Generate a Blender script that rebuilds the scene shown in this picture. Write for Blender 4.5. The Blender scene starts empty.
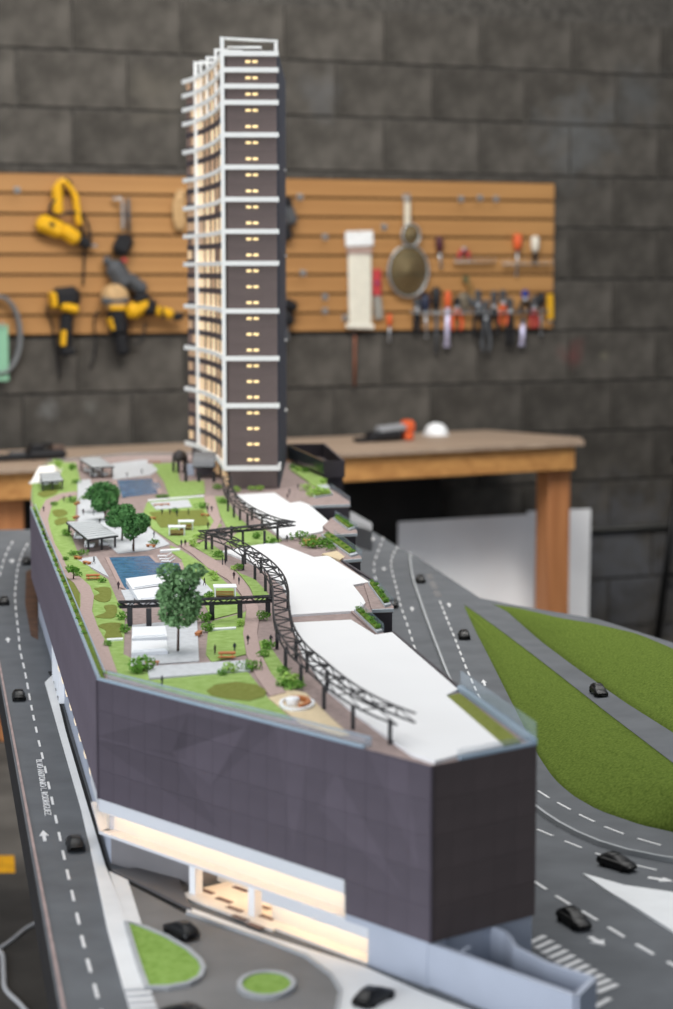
import bpy, math, random
from mathutils import Vector, Matrix

# ------------------------------------------------------------------ camera, light, exposure
SC = bpy.context.scene
COL = SC.collection
FPX, W, H = 2000.0, 673.0, 1009.0
HORIZON = 272.0
CAM_H = 1.5
PITCH = math.atan((H / 2 - HORIZON) / FPX)

cam_d = bpy.data.cameras.new('camera')
cam = bpy.data.objects.new('camera', cam_d)
COL.objects.link(cam)
cam.location = (0, 0, CAM_H)
cam.rotation_euler = (math.pi / 2 - PITCH, 0, 0)
cam_d.sensor_fit = 'VERTICAL'
cam_d.sensor_height = 36.0
cam_d.lens = FPX / H * 36.0
cam_d.clip_start = 0.05
cam_d.clip_end = 60
cam_d.dof.use_dof = True
cam_d.dof.focus_distance = 2.62
cam_d.dof.aperture_fstop = 5.2
SC.camera = cam

SC.view_settings.view_transform = 'Standard'
SC.view_settings.look = 'None'
SC.view_settings.exposure = 0.0
SC.view_settings.gamma = 1.0
SC.view_settings.use_curve_mapping = False
try:
    SC.cycles.use_denoising = True
    SC.cycles.max_bounces = 8
    SC.cycles.sample_clamp_indirect = 4.0
except Exception:
    pass

world = bpy.data.worlds.new('workshop_air')
SC.world = world
world.use_nodes = True
bg = world.node_tree.nodes['Background']
bg.inputs['Color'].default_value = (0.80, 0.88, 1.0, 1)
bg.inputs['Strength'].default_value = 0.30


def area_light(name, loc, target, sx, sy, power, color):
    d = bpy.data.lights.new(name, 'AREA')
    d.shape = 'RECTANGLE'
    d.size, d.size_y = sx, sy
    d.energy = power
    d.color = color
    o = bpy.data.objects.new(name, d)
    COL.objects.link(o)
    o.location = loc
    v = Vector(target) - Vector(loc)
    o.rotation_euler = v.to_track_quat('-Z', 'Y').to_euler()
    return o


# skylight over the bench, and the open workshop door to the left behind the camera
area_light('skylight', (-0.3, 3.4, 4.3), (-0.1, 3.6, 0.9), 3.4, 4.2, 135, (1.0, 0.985, 0.96))
area_light('workshop_door', (-3.3, -1.9, 1.9), (0.0, 3.6, 1.2), 3.2, 2.8, 235, (0.90, 0.94, 1.0))
area_light('foam_board_fill', (0.4, 4.9, 3.7), (0.6, 7.2, 0.5), 3.0, 0.6, 115, (1.0, 0.96, 0.90))  # unseen fill light added to brighten the foam boards and lower wall

# ------------------------------------------------------------------ planes of the place
Z_ST = 0.88                 # street level of the model
Z_RF = 1.5 - 0.68 * 0.62    # roof deck of the model podium
cP, sP = math.cos(PITCH), math.sin(PITCH)


def ray(px, py):
    a, b = (px - W / 2), -(py - H / 2)
    return Vector((a, FPX * cP + b * sP, -FPX * sP + b * cP))


def at(px, py, z):
    d = ray(px, py)
    t = (z - CAM_H) / d.z
    return Vector((d.x * t, d.y * t, z))


def S(px, py):
    return at(px, py, Z_ST)


def R(px, py, dz=0.0):
    return at(px, py, Z_RF + dz)


W_O = Vector((-1.191, 7.08, 0))
W_U = Vector((0.9216, 0.3882, 0)).normalized()
W_N = Vector((W_U.y, -W_U.x, 0))
W_ANG = math.atan2(W_U.y, W_U.x)


def WP(px, py, off=0.0):
    d = ray(px, py)
    o = Vector((0, 0, CAM_H))
    p0 = W_O + W_N * off
    t = (p0 - o).dot(W_N) / d.dot(W_N)
    return o + d * t


def wall_st(p):
    """wall coordinates: s along the wall, z up"""
    return (p - W_O).dot(W_U), p.z


def wall_pt(s, z, off=0.0):
    p = W_O + W_U * s + W_N * off
    return Vector((p.x, p.y, z))


# ------------------------------------------------------------------ materials
def lin(c):
    return tuple((x / 12.92 if x <= 0.04045 else ((x + 0.055) / 1.055) ** 2.4) for x in c)


def hexc(h):
    return lin(tuple(int(h[i:i + 2], 16) / 255 for i in (0, 2, 4)))


MATS = {}


def mat(name, col, rough=0.7, var=0.08, scale=40.0, bump=0.0, bscale=200.0, metal=0.0, emit=None,
        estr=0.0, objvar=0.0, spec=0.4, alpha=None, trans=0.0, coords='Object', col2=None, detail=4.0):
    if name in MATS:
        return MATS[name]
    m = bpy.data.materials.new(name)
    m.use_nodes = True
    nt = m.node_tree
    b = nt.nodes['Principled BSDF']
    c = hexc(col) if isinstance(col, str) else col
    b.inputs['Roughness'].default_value = rough
    b.inputs['Metallic'].default_value = metal
    b.inputs['Specular IOR Level'].default_value = spec
    b.inputs['Base Color'].default_value = (*c, 1)
    tc = nt.nodes.new('ShaderNodeTexCoord')
    src = tc.outputs[coords]
    if var > 0 or col2:
        n = nt.nodes.new('ShaderNodeTexNoise')
        n.inputs['Scale'].default_value = scale
        n.inputs['Detail'].default_value = detail
        nt.links.new(src, n.inputs['Vector'])
        r = nt.nodes.new('ShaderNodeValToRGB')
        if col2:
            c2 = hexc(col2) if isinstance(col2, str) else col2
            lo, hi = c, c2
        else:
            lo = tuple(x * (1 - var * 1.6) for x in c)
            hi = tuple(min(1, x * (1 + var * 1.6)) for x in c)
        r.color_ramp.elements[0].position = 0.32
        r.color_ramp.elements[1].position = 0.68
        r.color_ramp.elements[0].color = (*lo, 1)
        r.color_ramp.elements[1].color = (*hi, 1)
        nt.links.new(n.outputs['Fac'], r.inputs['Fac'])
        out = r.outputs['Color']
        if objvar > 0:
            oi = nt.nodes.new('ShaderNodeObjectInfo')
            mr = nt.nodes.new('ShaderNodeMapRange')
            mr.inputs['To Min'].default_value = 1 - objvar
            mr.inputs['To Max'].default_value = 1 + objvar
            nt.links.new(oi.outputs['Random'], mr.inputs['Value'])
            vm = nt.nodes.new('ShaderNodeVectorMath')
            vm.operation = 'SCALE'
            nt.links.new(out, vm.inputs[0])
            nt.links.new(mr.outputs['Result'], vm.inputs['Scale'])
            out = vm.outputs['Vector']
        nt.links.new(out, b.inputs['Base Color'])
    if bump > 0:
        n2 = nt.nodes.new('ShaderNodeTexNoise')
        n2.inputs['Scale'].default_value = bscale
        n2.inputs['Detail'].default_value = 3
        nt.links.new(src, n2.inputs['Vector'])
        bp = nt.nodes.new('ShaderNodeBump')
        bp.inputs['Strength'].default_value = bump
        bp.inputs['Distance'].default_value = 0.002
        nt.links.new(n2.outputs['Fac'], bp.inputs['Height'])
        nt.links.new(bp.outputs['Normal'], b.inputs['Normal'])
    if emit:
        ec = hexc(emit) if isinstance(emit, str) else emit
        b.inputs['Emission Color'].default_value = (*ec, 1)
        b.inputs['Emission Strength'].default_value = estr
    if trans:
        b.inputs['Transmission Weight'].default_value = trans
        b.inputs['IOR'].default_value = 1.2
    if alpha is not None:
        b.inputs['Alpha'].default_value = alpha
    MATS[name] = m
    return m


def wood(name, c1, c2, scale=1.0, axis=0, rough=0.6):
    if name in MATS:
        return MATS[name]
    m = bpy.data.materials.new(name)
    m.use_nodes = True
    nt = m.node_tree
    b = nt.nodes['Principled BSDF']
    b.inputs['Roughness'].default_value = rough
    tc = nt.nodes.new('ShaderNodeTexCoord')
    mp = nt.nodes.new('ShaderNodeMapping')
    sc = [30 * scale] * 3
    sc[axis] = 2.0 * scale
    mp.inputs['Scale'].default_value = sc
    n = nt.nodes.new('ShaderNodeTexNoise')
    n.inputs['Scale'].default_value = 1.0
    n.inputs['Detail'].default_value = 6
    n.inputs['Distortion'].default_value = 0.6
    r = nt.nodes.new('ShaderNodeValToRGB')
    r.color_ramp.elements[0].position = 0.3
    r.color_ramp.elements[1].position = 0.7
    r.color_ramp.elements[0].color = (*hexc(c1), 1)
    r.color_ramp.elements[1].color = (*hexc(c2), 1)
    nt.links.new(tc.outputs['Object'], mp.inputs['Vector'])
    nt.links.new(mp.outputs['Vector'], n.inputs['Vector'])
    nt.links.new(n.outputs['Fac'], r.inputs['Fac'])
    nt.links.new(r.outputs['Color'], b.inputs['Base Color'])
    MATS[name] = m
    return m


# ------------------------------------------------------------------ mesh building
class MB:
    def __init__(self):
        self.v, self.f = [], []

    def add(self, vs, fs):
        o = len(self.v)
        self.v += [Vector(p) for p in vs]
        self.f += [tuple(i + o for i in f) for f in fs]
        return self

    def box(self, c, s, rz=0.0, M=None):
        c = Vector(c)
        hx, hy, hz = s[0] / 2, s[1] / 2, s[2] / 2
        co, si = math.cos(rz), math.sin(rz)
        vs = []
        for dz in (-hz, hz):
            for dx, dy in ((-hx, -hy), (hx, -hy), (hx, hy), (-hx, hy)):
                p = Vector((dx * co - dy * si, dx * si + dy * co, dz))
                if M is not None:
                    p = M @ Vector((dx, dy, dz))
                vs.append(c + p)
        return self.add(vs, [(0, 3, 2, 1), (4, 5, 6, 7), (0, 1, 5, 4), (1, 2, 6, 5), (2, 3, 7, 6), (3, 0, 4, 7)])

    def rbox(self, c, s, r=0.2, rz=0.0, M=None):
        """box with chamfered edges; r as a fraction of the smallest side"""
        c = Vector(c)
        b = min(s) * r
        h = [x / 2 for x in s]
        co, si = math.cos(rz), math.sin(rz)
        pts, idx = [], {}
        for sx in (-1, 1):
            for sy in (-1, 1):
                for sz in (-1, 1):
                    for ax in range(3):
                        q = [sx * (h[0] - b), sy * (h[1] - b), sz * (h[2] - b)]
                        q[ax] = (sx, sy, sz)[ax] * h[ax]
                        idx[(sx, sy, sz, ax)] = len(pts)
                        p = Vector(q)
                        if M is not None:
                            p = M @ p
                        else:
                            p = Vector((p.x * co - p.y * si, p.x * si + p.y * co, p.z))
                        pts.append(c + p)
        fs = []
        g = idx
        for s_ in (-1, 1):
            fs.append(tuple(g[(s_, a, bb, 0)] for a, bb in ((-1, -1), (1, -1), (1, 1), (-1, 1))))
            fs.append(tuple(g[(a, s_, bb, 1)] for a, bb in ((-1, -1), (1, -1), (1, 1), (-1, 1))))
            fs.append(tuple(g[(a, bb, s_, 2)] for a, bb in ((-1, -1), (1, -1), (1, 1), (-1, 1))))
        for a in (-1, 1):
            for bb in (-1, 1):
                fs.append((g[(a, bb, -1, 0)], g[(a, bb, 1, 0)], g[(a, bb, 1, 1)], g[(a, bb, -1, 1)]))
                fs.append((g[(a, -1, bb, 0)], g[(a, 1, bb, 0)], g[(a, 1, bb, 2)], g[(a, -1, bb, 2)]))
                fs.append((g[(-1, a, bb, 1)], g[(1, a, bb, 1)], g[(1, a, bb, 2)], g[(-1, a, bb, 2)]))
                for cc in (-1, 1):
                    fs.append((g[(a, bb, cc, 0)], g[(a, bb, cc, 1)], g[(a, bb, cc, 2)]))
        return self.add(pts, fs)

    def prism(self, poly, z0, z1):
        n = len(poly)
        area = sum(poly[i][0] * poly[(i + 1) % n][1] - poly[(i + 1) % n][0] * poly[i][1] for i in range(n))
        if area < 0:
            poly = list(reversed(poly))
        vs = [(p[0], p[1], z0) for p in poly] + [(p[0], p[1], z1) for p in poly]
        fs = [tuple(range(n - 1, -1, -1)), tuple(range(n, 2 * n))]
        fs += [(i, (i + 1) % n, n + (i + 1) % n, n + i) for i in range(n)]
        return self.add(vs, fs)

    def tube(self, pts, r, n=6, closed=False, cap=True):
        pts = [Vector(p) for p in pts]
        m = len(pts)
        rs = r if isinstance(r, (list, tuple)) else [r] * m
        vs, fs = [], []
        prev = None
        for i, p in enumerate(pts):
            if closed:
                t = pts[(i + 1) % m] - pts[i - 1]
            else:
                t = pts[min(i + 1, m - 1)] - pts[max(i - 1, 0)]
            if t.length < 1e-9:
                t = Vector((0, 0, 1))
            t.normalize()
            if prev is None:
                a = Vector((0, 0, 1)) if abs(t.z) < 0.9 else Vector((1, 0, 0))
                u = t.cross(a).normalized()
            else:
                u = (prev - t * prev.dot(t))
                if u.length < 1e-6:
                    u = t.orthogonal()
                u.normalize()
            prev = u
            w = t.cross(u)
            for k in range(n):
                an = 2 * math.pi * k / n
                vs.append(p + (u * math.cos(an) + w * math.sin(an)) * rs[i])
        for i in range(m if closed else m - 1):
            j = (i + 1) % m
            for k in range(n):
                l = (k + 1) % n
                fs.append((i * n + k, i * n + l, j * n + l, j * n + k))
        if cap and not closed:
            fs.append(tuple(range(n - 1, -1, -1)))
            fs.append(tuple((m - 1) * n + k for k in range(n)))
        return self.add(vs, fs)

    def lathe(self, prof, c=(0, 0, 0), n=16, M=None, sx=1.0, sy=1.0):
        """prof: (radius, z) pairs, about local z"""
        c = Vector(c)
        vs, fs = [], []
        for r_, z in prof:
            for k in range(n):
                a = 2 * math.pi * k / n
                p = Vector((r_ * math.cos(a) * sx, r_ * math.sin(a) * sy, z))
                vs.append(c + (M @ p if M is not None else p))
        m = len(prof)
        for i in range(m - 1):
            for k in range(n):
                l = (k + 1) % n
                fs.append((i * n + k, i * n + l, (i + 1) * n + l, (i + 1) * n + k))
        fs.append(tuple(range(n - 1, -1, -1)))
        fs.append(tuple((m - 1) * n + k for k in range(n)))
        return self.add(vs, fs)

    def strip(self, pts, w, z0, z1, closed=False):
        """flat band of width w along a plan polyline"""
        pts = [Vector((p[0], p[1], 0)) for p in pts]
        m = len(pts)
        L, Rr = [], []
        for i in range(m):
            if closed:
                t = pts[(i + 1) % m] - pts[i - 1]
            else:
                t = pts[min(i + 1, m - 1)] - pts[max(i - 1, 0)]
            t.normalize()
            nn = Vector((-t.y, t.x, 0)) * (w / 2)
            L.append(pts[i] + nn)
            Rr.append(pts[i] - nn)
        vs, fs = [], []
        for i in range(m):
            for p in (L[i], Rr[i]):
                vs.append((p.x, p.y, z0))
                vs.append((p.x, p.y, z1))
        for i in range(m if closed else m - 1):
            a, b = i * 4, ((i + 1) % m) * 4
            fs += [(a + 1, a + 3, b + 3, b + 1), (a, b, b + 2, a + 2), (a, a + 1, b + 1, b), (a + 2, b + 2, b + 3, a + 3)]
        if not closed:
            fs += [(0, 2, 3, 1), ((m - 1) * 4, (m - 1) * 4 + 1, (m - 1) * 4 + 3, (m - 1) * 4 + 2)]
        return self.add(vs, fs)

    def mesh(self, name, origin=(0, 0, 0)):
        o = Vector(origin)
        me = bpy.data.meshes.new(name)
        me.from_pydata([tuple(p - o) for p in self.v], [], self.f)
        me.update()
        return me

    def build(self, name, m, parent=None, smooth=False, world=True):
        """link as ONE mesh object; world=True: vertices are world coordinates"""
        o = wloc(parent) if (parent is not None and world) else Vector((0, 0, 0))
        me = self.mesh(name, o)
        if m is not None:
            me.materials.append(m)
        if smooth:
            for p in me.polygons:
                p.use_smooth = True
        ob = bpy.data.objects.new(name, me)
        COL.objects.link(ob)
        if parent is not None:
            ob.parent = parent
        return ob


WLOC = {}


def wloc(o):
    v = Vector((0, 0, 0))
    while o is not None:
        v += Vector(o.location)
        o = o.parent
    return v


def tag(o, label=None, cat=None, group=None, kind=None):
    if label:
        o['label'] = label
    if cat:
        o['category'] = cat
    if group:
        o['group'] = group
    if kind:
        o['kind'] = kind
    return o


def thing(name, loc, label, cat, group=None, rz=0.0):
    o = bpy.data.objects.new(name, None)
    o.empty_display_size = 0.02
    COL.objects.link(o)
    o.location = loc
    o.rotation_euler = (0, 0, rz)
    return tag(o, label, cat, group)


def inst(name, me, loc, parent=None, rot=(0, 0, 0), scale=(1, 1, 1), m=None):
    """a mesh object sharing mesh data; loc in world when the parent is unrotated"""
    ob = bpy.data.objects.new(name, me)
    COL.objects.link(ob)
    if parent is not None:
        ob.parent = parent
        ob.location = Vector(loc) - wloc(parent)
    else:
        ob.location = loc
    ob.rotation_euler = rot
    ob.scale = scale
    return ob


def kids(o):
    return [c for c in bpy.data.objects if c.parent == o]


def copy_tree(o, parent=None, ch=None):
    c = o.copy()
    COL.objects.link(c)
    c.parent = parent
    for k in (ch if ch is not None else kids(o)):
        copy_tree(k, c)
    return c


def lerp(a, b, t):
    return a + (b - a) * t


def resample(pts, n):
    pts = [Vector(p) for p in pts]
    L = [0.0]
    for i in range(1, len(pts)):
        L.append(L[-1] + (pts[i] - pts[i - 1]).length)
    out = []
    for k in range(n):
        d = L[-1] * k / (n - 1)
        i = 1
        while i < len(pts) - 1 and L[i] < d:
            i += 1
        seg = L[i] - L[i - 1]
        t = (d - L[i - 1]) / seg if seg > 1e-9 else 0
        out.append(pts[i - 1].lerp(pts[i], t))
    return out


def smooth_line(pts, n):
    """Catmull-Rom through points, n samples"""
    pts = [Vector(p) for p in pts]
    m = len(pts)
    out = []
    for i in range(m - 1):
        p0, p1, p2, p3 = pts[max(i - 1, 0)], pts[i], pts[i + 1], pts[min(i + 2, m - 1)]
        for k in range(8):
            t = k / 8
            out.append(0.5 * ((2 * p1) + (p2 - p0) * t + (2 * p0 - 5 * p1 + 4 * p2 - p3) * t * t
                              + (3 * p1 - p0 - 3 * p2 + p3) * t ** 3))
    out.append(pts[-1])
    return resample(out, n)


rnd = random.Random(7)

# ================================================================== THE ROOM
M_MORTAR = mat('mortar', (0.062, 0.057, 0.050), 0.95, 0.2, 30, 0.4, 150)


def block_material():
    m = mat('concrete_block', (0.068, 0.062, 0.054), 0.95, 0.24, 9.0, 0.6, 90, objvar=0.13, spec=0.15, coords='Object')
    nt = m.node_tree
    b = nt.nodes['Principled BSDF']
    src = b.inputs['Base Color'].links[0].from_socket
    geo = nt.nodes.new('ShaderNodeNewGeometry')

    def stain(px, py, rad, col, soft, prev, warp=0.05):
        p = WP(px, py)
        sub = nt.nodes.new('ShaderNodeVectorMath')
        sub.operation = 'DISTANCE'
        nz = nt.nodes.new('ShaderNodeTexNoise')
        nz.inputs['Scale'].default_value = 14
        nz.inputs['Detail'].default_value = 5
        nt.links.new(geo.outputs['Position'], nz.inputs['Vector'])
        nt.links.new(geo.outputs['Position'], sub.inputs[0])
        sub.inputs[1].default_value = p
        ad = nt.nodes.new('ShaderNodeMath')
        ad.operation = 'MULTIPLY_ADD'
        nt.links.new(nz.outputs['Fac'], ad.inputs[0])
        ad.inputs[1].default_value = rad * 2.4
        nt.links.new(sub.outputs['Value'], ad.inputs[2])
        mr = nt.nodes.new('ShaderNodeMapRange')
        mr.inputs['From Min'].default_value = rad * 2.5
        mr.inputs['From Max'].default_value = rad * 1.3
        mr.inputs['To Max'].default_value = soft
        nt.links.new(ad.outputs['Value'], mr.inputs['Value'])
        mx = nt.nodes.new('ShaderNodeMix')
        mx.data_type = 'RGBA'
        nt.links.new(mr.outputs['Result'], mx.inputs['Factor'])
        nt.links.new(prev, mx.inputs['A'])
        mx.inputs['B'].default_value = (*col, 1)
        return mx.outputs['Result']

    src = stain(570, 352, 0.055, (0.1224, 0.054, 0.0504), 0.8, src)      # old red paint
    src = stain(602, 355, 0.025, (0.216, 0.2016, 0.144), 0.8, src)       # pale paint dab
    src = stain(48, 410, 0.035, (0.1728, 0.1728, 0.1656), 0.7, src)        # chalky scuffs
    src = stain(90, 405, 0.035, (0.144, 0.144, 0.1296), 0.6, src)
    src = stain(150, 95, 0.10, (0.1116, 0.1008, 0.0828), 0.7, src)
    src = stain(320, 95, 0.08, (0.1008, 0.1008, 0.1008), 0.6, src)
    src = stain(575, 140, 0.15, (0.108, 0.1116, 0.1116), 0.8, src)
    src = stain(630, 95, 0.12, (0.1008, 0.1044, 0.1044), 0.6, src)
    src = stain(620, 570, 0.30, (0.108, 0.1116, 0.1224), 0.8, src)
    nt.links.new(src, b.inputs['Base Color'])
    return m


M_BLOCK = block_material()
# back wall: mortar core and one object per block
wb = MB()
s0, s1 = -1.6, 5.4
for (a, z0, z1) in ((0, 0, 3.0),):
    A, B = wall_pt(s0, 0, 0.0015), wall_pt(s1, 0, 0.0015)
    A2, B2 = wall_pt(s0, 0, -0.19), wall_pt(s1, 0, -0.19)
    wb.prism([A, B, B2, A2], 0, 2.65)
wall = wb.build('wall_back', M_MORTAR)
tag(wall, kind='structure')
BL, BH = 0.402, 0.2013
bm_ = MB().rbox((0, 0, 0), (BL - 0.009, 0.02, BH - 0.010), 0.12).mesh('block')
bm_.materials.append(M_BLOCK)
# course line seen at px (100, 110) ; joint seen at px (71, 30)
s_j, _ = wall_st(WP(71, 30))
_, z_c = wall_st(WP(130, 111))
z_first = z_c - BH * math.floor(z_c / BH)
row0 = round((wall_st(WP(71, 80))[1] - z_first) / BH - 0.5)
_zj = wall_st(WP(71, 26))[1]
row_j = math.floor((_zj - z_first) / BH)
for row in range(-1, 13):
    zc = z_first + (row + 0.5) * BH
    if zc + BH / 2 > 2.66 or zc - BH / 2 < -0.15:
        continue
    lo = max(zc - BH / 2 + 0.006, 0.0)
    par = (row - row_j) % 2
    k0 = -4
    for k in range(k0, 17):
        sc_ = s_j + (k + 0.5) * BL + (0.5 * BL if par else 0) + rnd.uniform(-0.003, 0.003)
        if sc_ < -0.75 or sc_ > 5.2:
            continue
        hz = 1.0
        if lo > zc - BH / 2 + 0.007:
            hz = (zc + BH / 2 - lo) / BH
            if hz < 0.2:
                continue
        p = wall_pt(sc_, zc if hz == 1.0 else (zc + BH / 2 + lo) / 2, rnd.uniform(-0.0015, 0.0015))
        inst('block', bm_, p, wall, (0, 0, W_ANG), (1, 1, hz))

# floor
M_FLOOR = mat('workshop_concrete', (0.075, 0.068, 0.060), 0.85, 0.3, 3.0, 0.25, 40, coords='Object')
fb = MB().box((1, 3.6, -0.05), (9, 11.6, 0.1))
floor = fb.build('floor', M_FLOOR)
tag(floor, kind='structure')
p = at(-60, 864, 0); q = at(16, 864, 0)
yl = MB().prism([at(-140, 876, 0), at(15, 873, 0), at(14, 856, 0), at(-140, 858, 0)], 0.0, 0.002)
ylo = yl.build('floor_line', mat('yellow_floor_paint', 'c8900c', 0.6, 0.2, 12), floor)

# skirting conduit / ledge along the wall at the right
c0, c1 = wall_st(WP(560, 531))[0], wall_st(WP(700, 524))[0]
zc_ = wall_st(WP(620, 528))[1]
pipe = thing('conduit_pipe', wall_pt(c0, zc_, 0.02), 'grey metal conduit pipe running low along the block wall', 'pipe')
MB().tube([wall_pt(c0, zc_, 0.022), wall_pt(c1 + 0.9, zc_, 0.022)], 0.010, 8).build('pipe', mat('dark_steel', '3a3a38', 0.5, 0.1, 60, metal=0.6), pipe, True)
for s_ in (c0 + 0.1, c0 + 0.55):
    MB().box(wall_pt(s_, zc_, 0.018), (0.02, 0.036, 0.03), W_ANG).build('clamp', mat('dark_steel', '3a3a38'), pipe)

# ================================================================== WORKBENCH along the wall
M_PLY = wood('plywood_top', '937f6d', 'ad9884', 1.0, 0)
M_PINE = wood('pine_lumber', 'a8743f', 'c99455', 1.0, 0)
M_PINEV = wood('pine_post', '9a6138', 'bd8050', 1.0, 2)
ZB = 0.885
BA, BBp = at(345, 453, ZB), at(578, 442, ZB)
b_dir = (BBp - BA).normalized()
b_n = Vector((b_dir.y, -b_dir.x, 0))
b_ang = math.atan2(b_dir.y, b_dir.x)
b_end = BBp
b_start = BBp - b_dir * 2.9
DEP = 0.60
bench = thing('workbench', (b_start.x, b_start.y, 0), 'long pine workbench with a plywood top along the block wall', 'workbench')


def bpt(d, dep, z):
    p = b_end - b_dir * d - b_n * dep
    return Vector((p.x, p.y, z))


# top: two plywood boards, the right one overhanging
tb = MB().prism([bpt(-0.10, 0.13, 0), bpt(-0.015, -0.02, 0), bpt(1.45, -0.02, 0), bpt(1.45, DEP, 0), bpt(0.02, DEP, 0)], ZB - 0.012, ZB + 0.004)
tb.build('board', M_PLY, bench)
tb = MB().prism([bpt(1.453, -0.02, 0), bpt(3.1, -0.02, 0), bpt(3.1, DEP, 0), bpt(1.453, DEP, 0)], ZB - 0.012, ZB + 0.004)
tb.build('board', M_PLY, bench)
for dep_ in (0.0, DEP - 0.05):
    MB().rbox(bpt(1.56, dep_ + 0.02, ZB - 0.057), (3.1, 0.038, 0.088), 0.08, b_ang).build('rail', M_PINE, bench)
MB().rbox(bpt(0.03, DEP / 2, ZB - 0.057), (0.038, DEP - 0.10, 0.088), 0.08, b_ang).build('rail', M_PINE, bench)


def leg_at(d, dep):
    MB().rbox(bpt(d, dep, (ZB - 0.10) / 2), (0.095, 0.09, ZB - 0.102), 0.06, b_ang).build('leg', M_PINEV, bench)


leg_at(0.045, 0.09)
dl = (b_end - at(12, 470, ZB)).length - 0.02
leg_at(dl, 0.09)
leg_at(dl, DEP - 0.09)
leg_at(1.6, DEP - 0.09)
# black sheet at the back, its colour standing for the shade under the bench
MB().box(bpt(1.35, DEP - 0.035, 0.40), (2.2, 0.012, 0.70), b_ang).build('under_bench_shade', mat('bench_shade_black', '1c1a18', 0.8, 0.2, 8), bench)

# white boards leaning under the bench
M_FOAM = mat('white_foamboard', 'f0f0f1', 0.55, 0.03, 4)


def lean_board(x0, x1, ytop0, ytop1, dist0, dist1, label, dz=0.0):
    d0, d1 = ray(x0, ytop0), ray(x1, ytop1)
    a = Vector((0, 0, CAM_H)) + d0 * (dist0 / d0.y)
    b_ = Vector((0, 0, CAM_H)) + d1 * (dist1 / d1.y)
    u = Vector((b_.x - a.x, b_.y - a.y, 0)).normalized()
    n = Vector((u.y, -u.x, 0))
    t = thing('foam_board', (a.x, a.y, 0), label, 'board', 'white boards leaning under the bench')
    fr0 = Vector((a.x, a.y, 0)) + Vector((-0.01, -0.20, 0))
    fr1 = Vector((b_.x, b_.y, 0)) + Vector((-0.03, -0.20, 0))
    th = 0.008
    vs = [fr0, fr1, b_, a] + [p - n * th for p in (fr0, fr1, b_, a)]
    m = MB().add(vs, [(0, 1, 2, 3), (7, 6, 5, 4), (0, 4, 5, 1), (1, 5, 6, 2), (2, 6, 7, 3), (3, 7, 4, 0)])
    m.build('sheet', M_FOAM, t)
    return t


lean_board(399, 536, 522, 514, 7.33, 7.60, 'wide white foam board leaning under the workbench, left of its post')
lean_board(528, 591, 511, 509, 7.64, 7.78, 'narrow white foam board leaning behind the workbench post at the right')

# bar stool at the right edge
st = at(651, 634, 0)
sc0 = Vector((st.x + 0.20, st.y + 0.02, 0))
stool = thing('bar_stool', sc0, 'black metal stool standing on the floor at the right edge', 'stool')
M_BLK = mat('black_metal', '0b0b0c', 0.45, 0.0, metal=0.2)
for sx in (-1, 1):
    for sy in (-1, 1):
        MB().tube([sc0 + Vector((sx * 0.20, sy * 0.18, 0.008)), sc0 + Vector((sx * 0.11, sy * 0.11, 0.72))], 0.013, 8).build('leg', M_BLK, stool, True)
for (a, b_) in (((-1, -1), (1, -1)), ((-1, 1), (1, 1)), ((-1, -1), (-1, 1)), ((1, -1), (1, 1))):
    k = 0.155
    MB().tube([sc0 + Vector((a[0] * k, a[1] * 0.145, 0.27)), sc0 + Vector((b_[0] * k, b_[1] * 0.145, 0.27))], 0.008, 6).build('stretcher', M_BLK, stool, True)
MB().lathe([(0.14, 0.715), (0.165, 0.725), (0.17, 0.745), (0.15, 0.755), (0.02, 0.75)], sc0, 20).build('seat', M_BLK, stool, True)

# white cable on the floor
cp = [at(-50, 990, 0.004), at(-10, 956, 0.004), at(12, 940, 0.004), at(30, 926, 0.004), at(60, 915, 0.004)]
cab = MB().tube(smooth_line(cp, 24), 0.0045, 6).build('power_cable', mat('white_cable', 'c9cacc', 0.5, 0.0), None, True)
tag(cab, 'pale cable arching over the floor beside the model table', 'cable')
cp = [at(-8, 953, 0.005), at(2, 953, 0.005), at(4, 975, 0.005), at(6, 990, 0.005), at(22, 1006, 0.005), at(40, 1030, 0.005), at(60, 1060, 0.005)]
cab = MB().tube(smooth_line(cp, 30), 0.006, 6).build('power_cable', mat('white_cable', 'c9cacc', 0.5, 0.0), None, True)
tag(cab, 'thick white cable bending on the floor at the lower left', 'cable')

# ================================================================== MODEL BASE: streets
M_ASPH = mat('model_asphalt', (0.112, 0.120, 0.130), 0.75, 0.08, 18, 0.15, 400, spec=0.3)
M_PAINT = mat('road_paint', 'dedede', 0.7, 0.03, 50)
M_WALK = mat('sidewalk_paint', 'e2e3e3', 0.7, 0.03, 20)
M_KERB = mat('kerb_grey', 'a9acae', 0.6, 0.04, 40)
M_EDGE = mat('base_edge_black', '1d1b1c', 0.7, 0.25, 25)
M_STRIP = mat('raw_board_edge', 'a08c88', 0.7, 0.1, 40)
M_TURF = mat('flock_grass', '4d5f25', 0.95, 0.0, 300, 0.6, 900, col2='6d7f38', spec=0.05, detail=8)
M_TURF_B = mat('flock_lawn_bright', '7f9f4a', 0.95, 0.0, 160, 0.5, 900, col2='94b460', spec=0.05, detail=6)

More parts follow.
